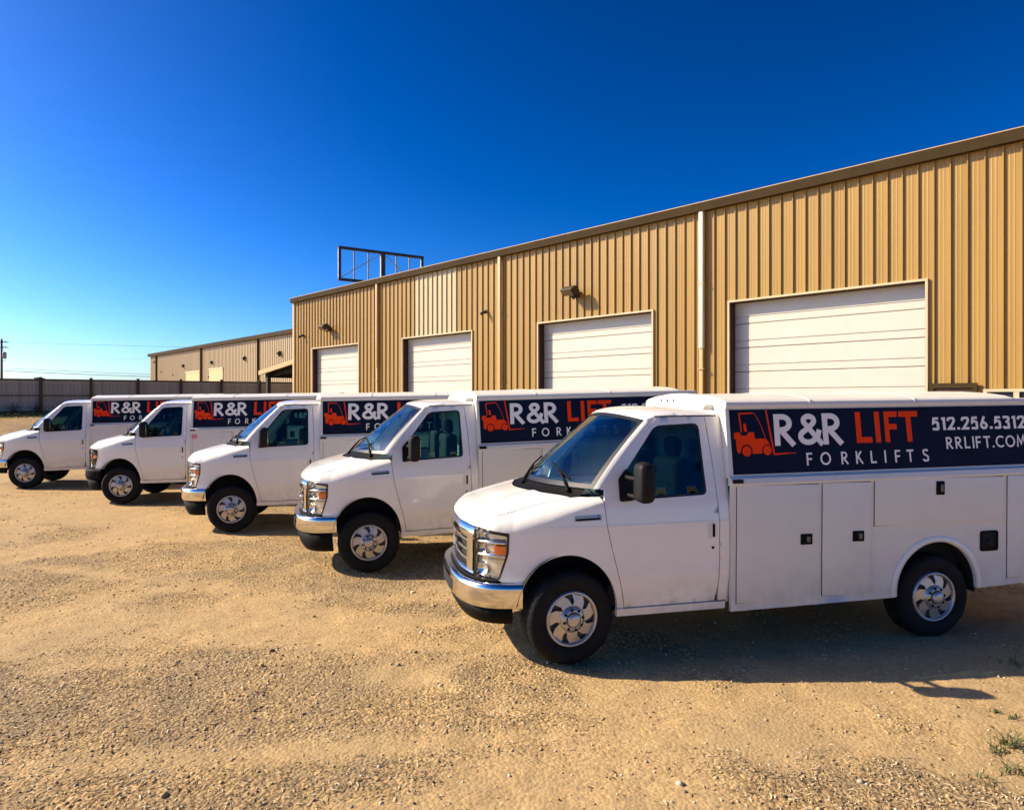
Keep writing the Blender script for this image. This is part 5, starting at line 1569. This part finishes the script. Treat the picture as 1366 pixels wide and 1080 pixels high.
# weeds by the lower right edge
def gpt(px, py):
    Y = 900 * CAM_H / (py - 532.5); return (px - 683) / 900 * Y, Y
for px, py, nb, sp_, hh, lab in ((1349, 992, 60, .05, .09, 'sparse green weed tuft in the gravel, largest near the right edge'), (1356, 1028, 46, .05, .08, 'dry green weed below the largest tuft at the right edge'),
                           (1329, 947, 16, .022, .035, 'tiny green weed sprig nearest the truck shadow'), (1351, 957, 18, .022, .035, 'tiny green weed sprig just right of another sprig'),
                           (1330, 1000, 26, .04, .06, 'low brownish weed left of the largest green tuft'), (1360, 884, 40, .06, .07, 'dark weed tuft inside the truck shadow at the right edge'), (1316, 1042, 20, .05, .05, 'flat dry weed lowest in the right corner')):
    X, Y = gpt(px, py)
    tag(link('weed', blades('weed', X, Y, nb, sp_, hh * .4, hh, .004, None, 1.3), M['leaf']), lab, 'weed', 'weeds in the gravel')
# grass strip in front of the fence
xs_ = []; nb = 9000
u = RNG.random(nb) * (FX1 - FX0 - 1) + FX0; v = 0.10 + 2.6 * RNG.random(nb) ** 1.5
bx = FA[0] + FD[0] * u + FN[0] * v; by = FA[1] + FD[1] * u + FN[1] * v
h = 0.07 + 0.13 * RNG.random(nb) * (1.2 - v / 3); a = RNG.random(nb) * 6.283; z = ground_z(bx, by)
V = np.zeros((nb, 3, 3)); wv = 0.02
V[:, 0] = np.c_[bx - np.cos(a) * wv, by - np.sin(a) * wv, z]; V[:, 1] = np.c_[bx + np.cos(a) * wv, by + np.sin(a) * wv, z]; V[:, 2] = np.c_[bx + (RNG.random(nb) - .5) * .1, by + (RNG.random(nb) - .5) * .1, z + h]
me = mesh_fast('grass', V.reshape(-1, 3), np.arange(nb * 3).reshape(-1, 3))
tag(link('grass', me, M['grass']), 'thin green grass strip along the foot of the fence', 'grass', kind='stuff')
# leaning bits of brush at the fence foot
for px, lab in ((19, 'dry twiggy bush at the fence foot near the picture edge'), (50, 'dry twiggy bush at the foot of a fence post')):
    u0 = fence_x(px); c = FA + FD * u0 + FN * 0.35
    g = MB(); zz = float(ground_z(c[0], c[1]))
    for k in range(26):
        a = random.uniform(0, 6.28); h = random.uniform(.2, .62); l = random.uniform(.05, .3)
        g.tube([(c[0], c[1], zz), (c[0] + math.cos(a) * l * .5, c[1] + math.sin(a) * l * .2, zz + h * .6), (c[0] + math.cos(a) * l, c[1] + math.sin(a) * l * .4, zz + h)], [.012, .008, .003], 4, False)
    b = g.build('bush', M['fence_post']); tag(b, lab, 'bush')
    n = 160; q = RNG.normal(0, 1, (n, 3)) * [.16, .1, .14] + [c[0], c[1], zz + .36]
    V = q[:, None, :] + RNG.normal(0, .025, (n, 3, 3)); me = mesh_fast('leaves', V.reshape(-1, 3), np.arange(n * 3).reshape(-1, 3)); link('leaves', me, M['leaf'], b)
# tree top showing over the fence
tp = far_pt(54, 60.0); tz0 = 2.2 + (532.5 - 503) / 900 * 60
tr = empty('tree', (tp[0], tp[1], 0)); tag(tr, 'small tree top just showing above the fence near a post', 'tree')
g = MB(); g.tube([(0, 0, 0.5), (0.05, 0, 2.2), (-.1, 0, tz0 - .3)], [.12, .09, .03], 7)
for k in range(9):
    a = k * 2.4; g.tube([(0, 0, 1.6 + k * .12), (math.cos(a) * .5, math.sin(a) * .5, 2.1 + k * .12)], [.04, .01], 5)
g.build('trunk', M['pole_wood'], tr)
n = 300; q = RNG.normal(0, 1, (n, 3)) * [.28, .3, .16] + [0, 0, tz0 - .85]
q = np.vstack([q, RNG.normal(0, 1, (90, 3)) * [.09, .09, .05] + [-.30, 0, tz0 - .16], RNG.normal(0, 1, (90, 3)) * [.12, .09, .045] + [.16, 0, tz0 - .18]]); n = len(q)
V = q[:, None, :] + RNG.normal(0, .06, (n, 3, 3)); me = mesh_fast('crown', V.reshape(-1, 3), np.arange(n * 3).reshape(-1, 3)); link('crown', me, M['leaf'], tr)
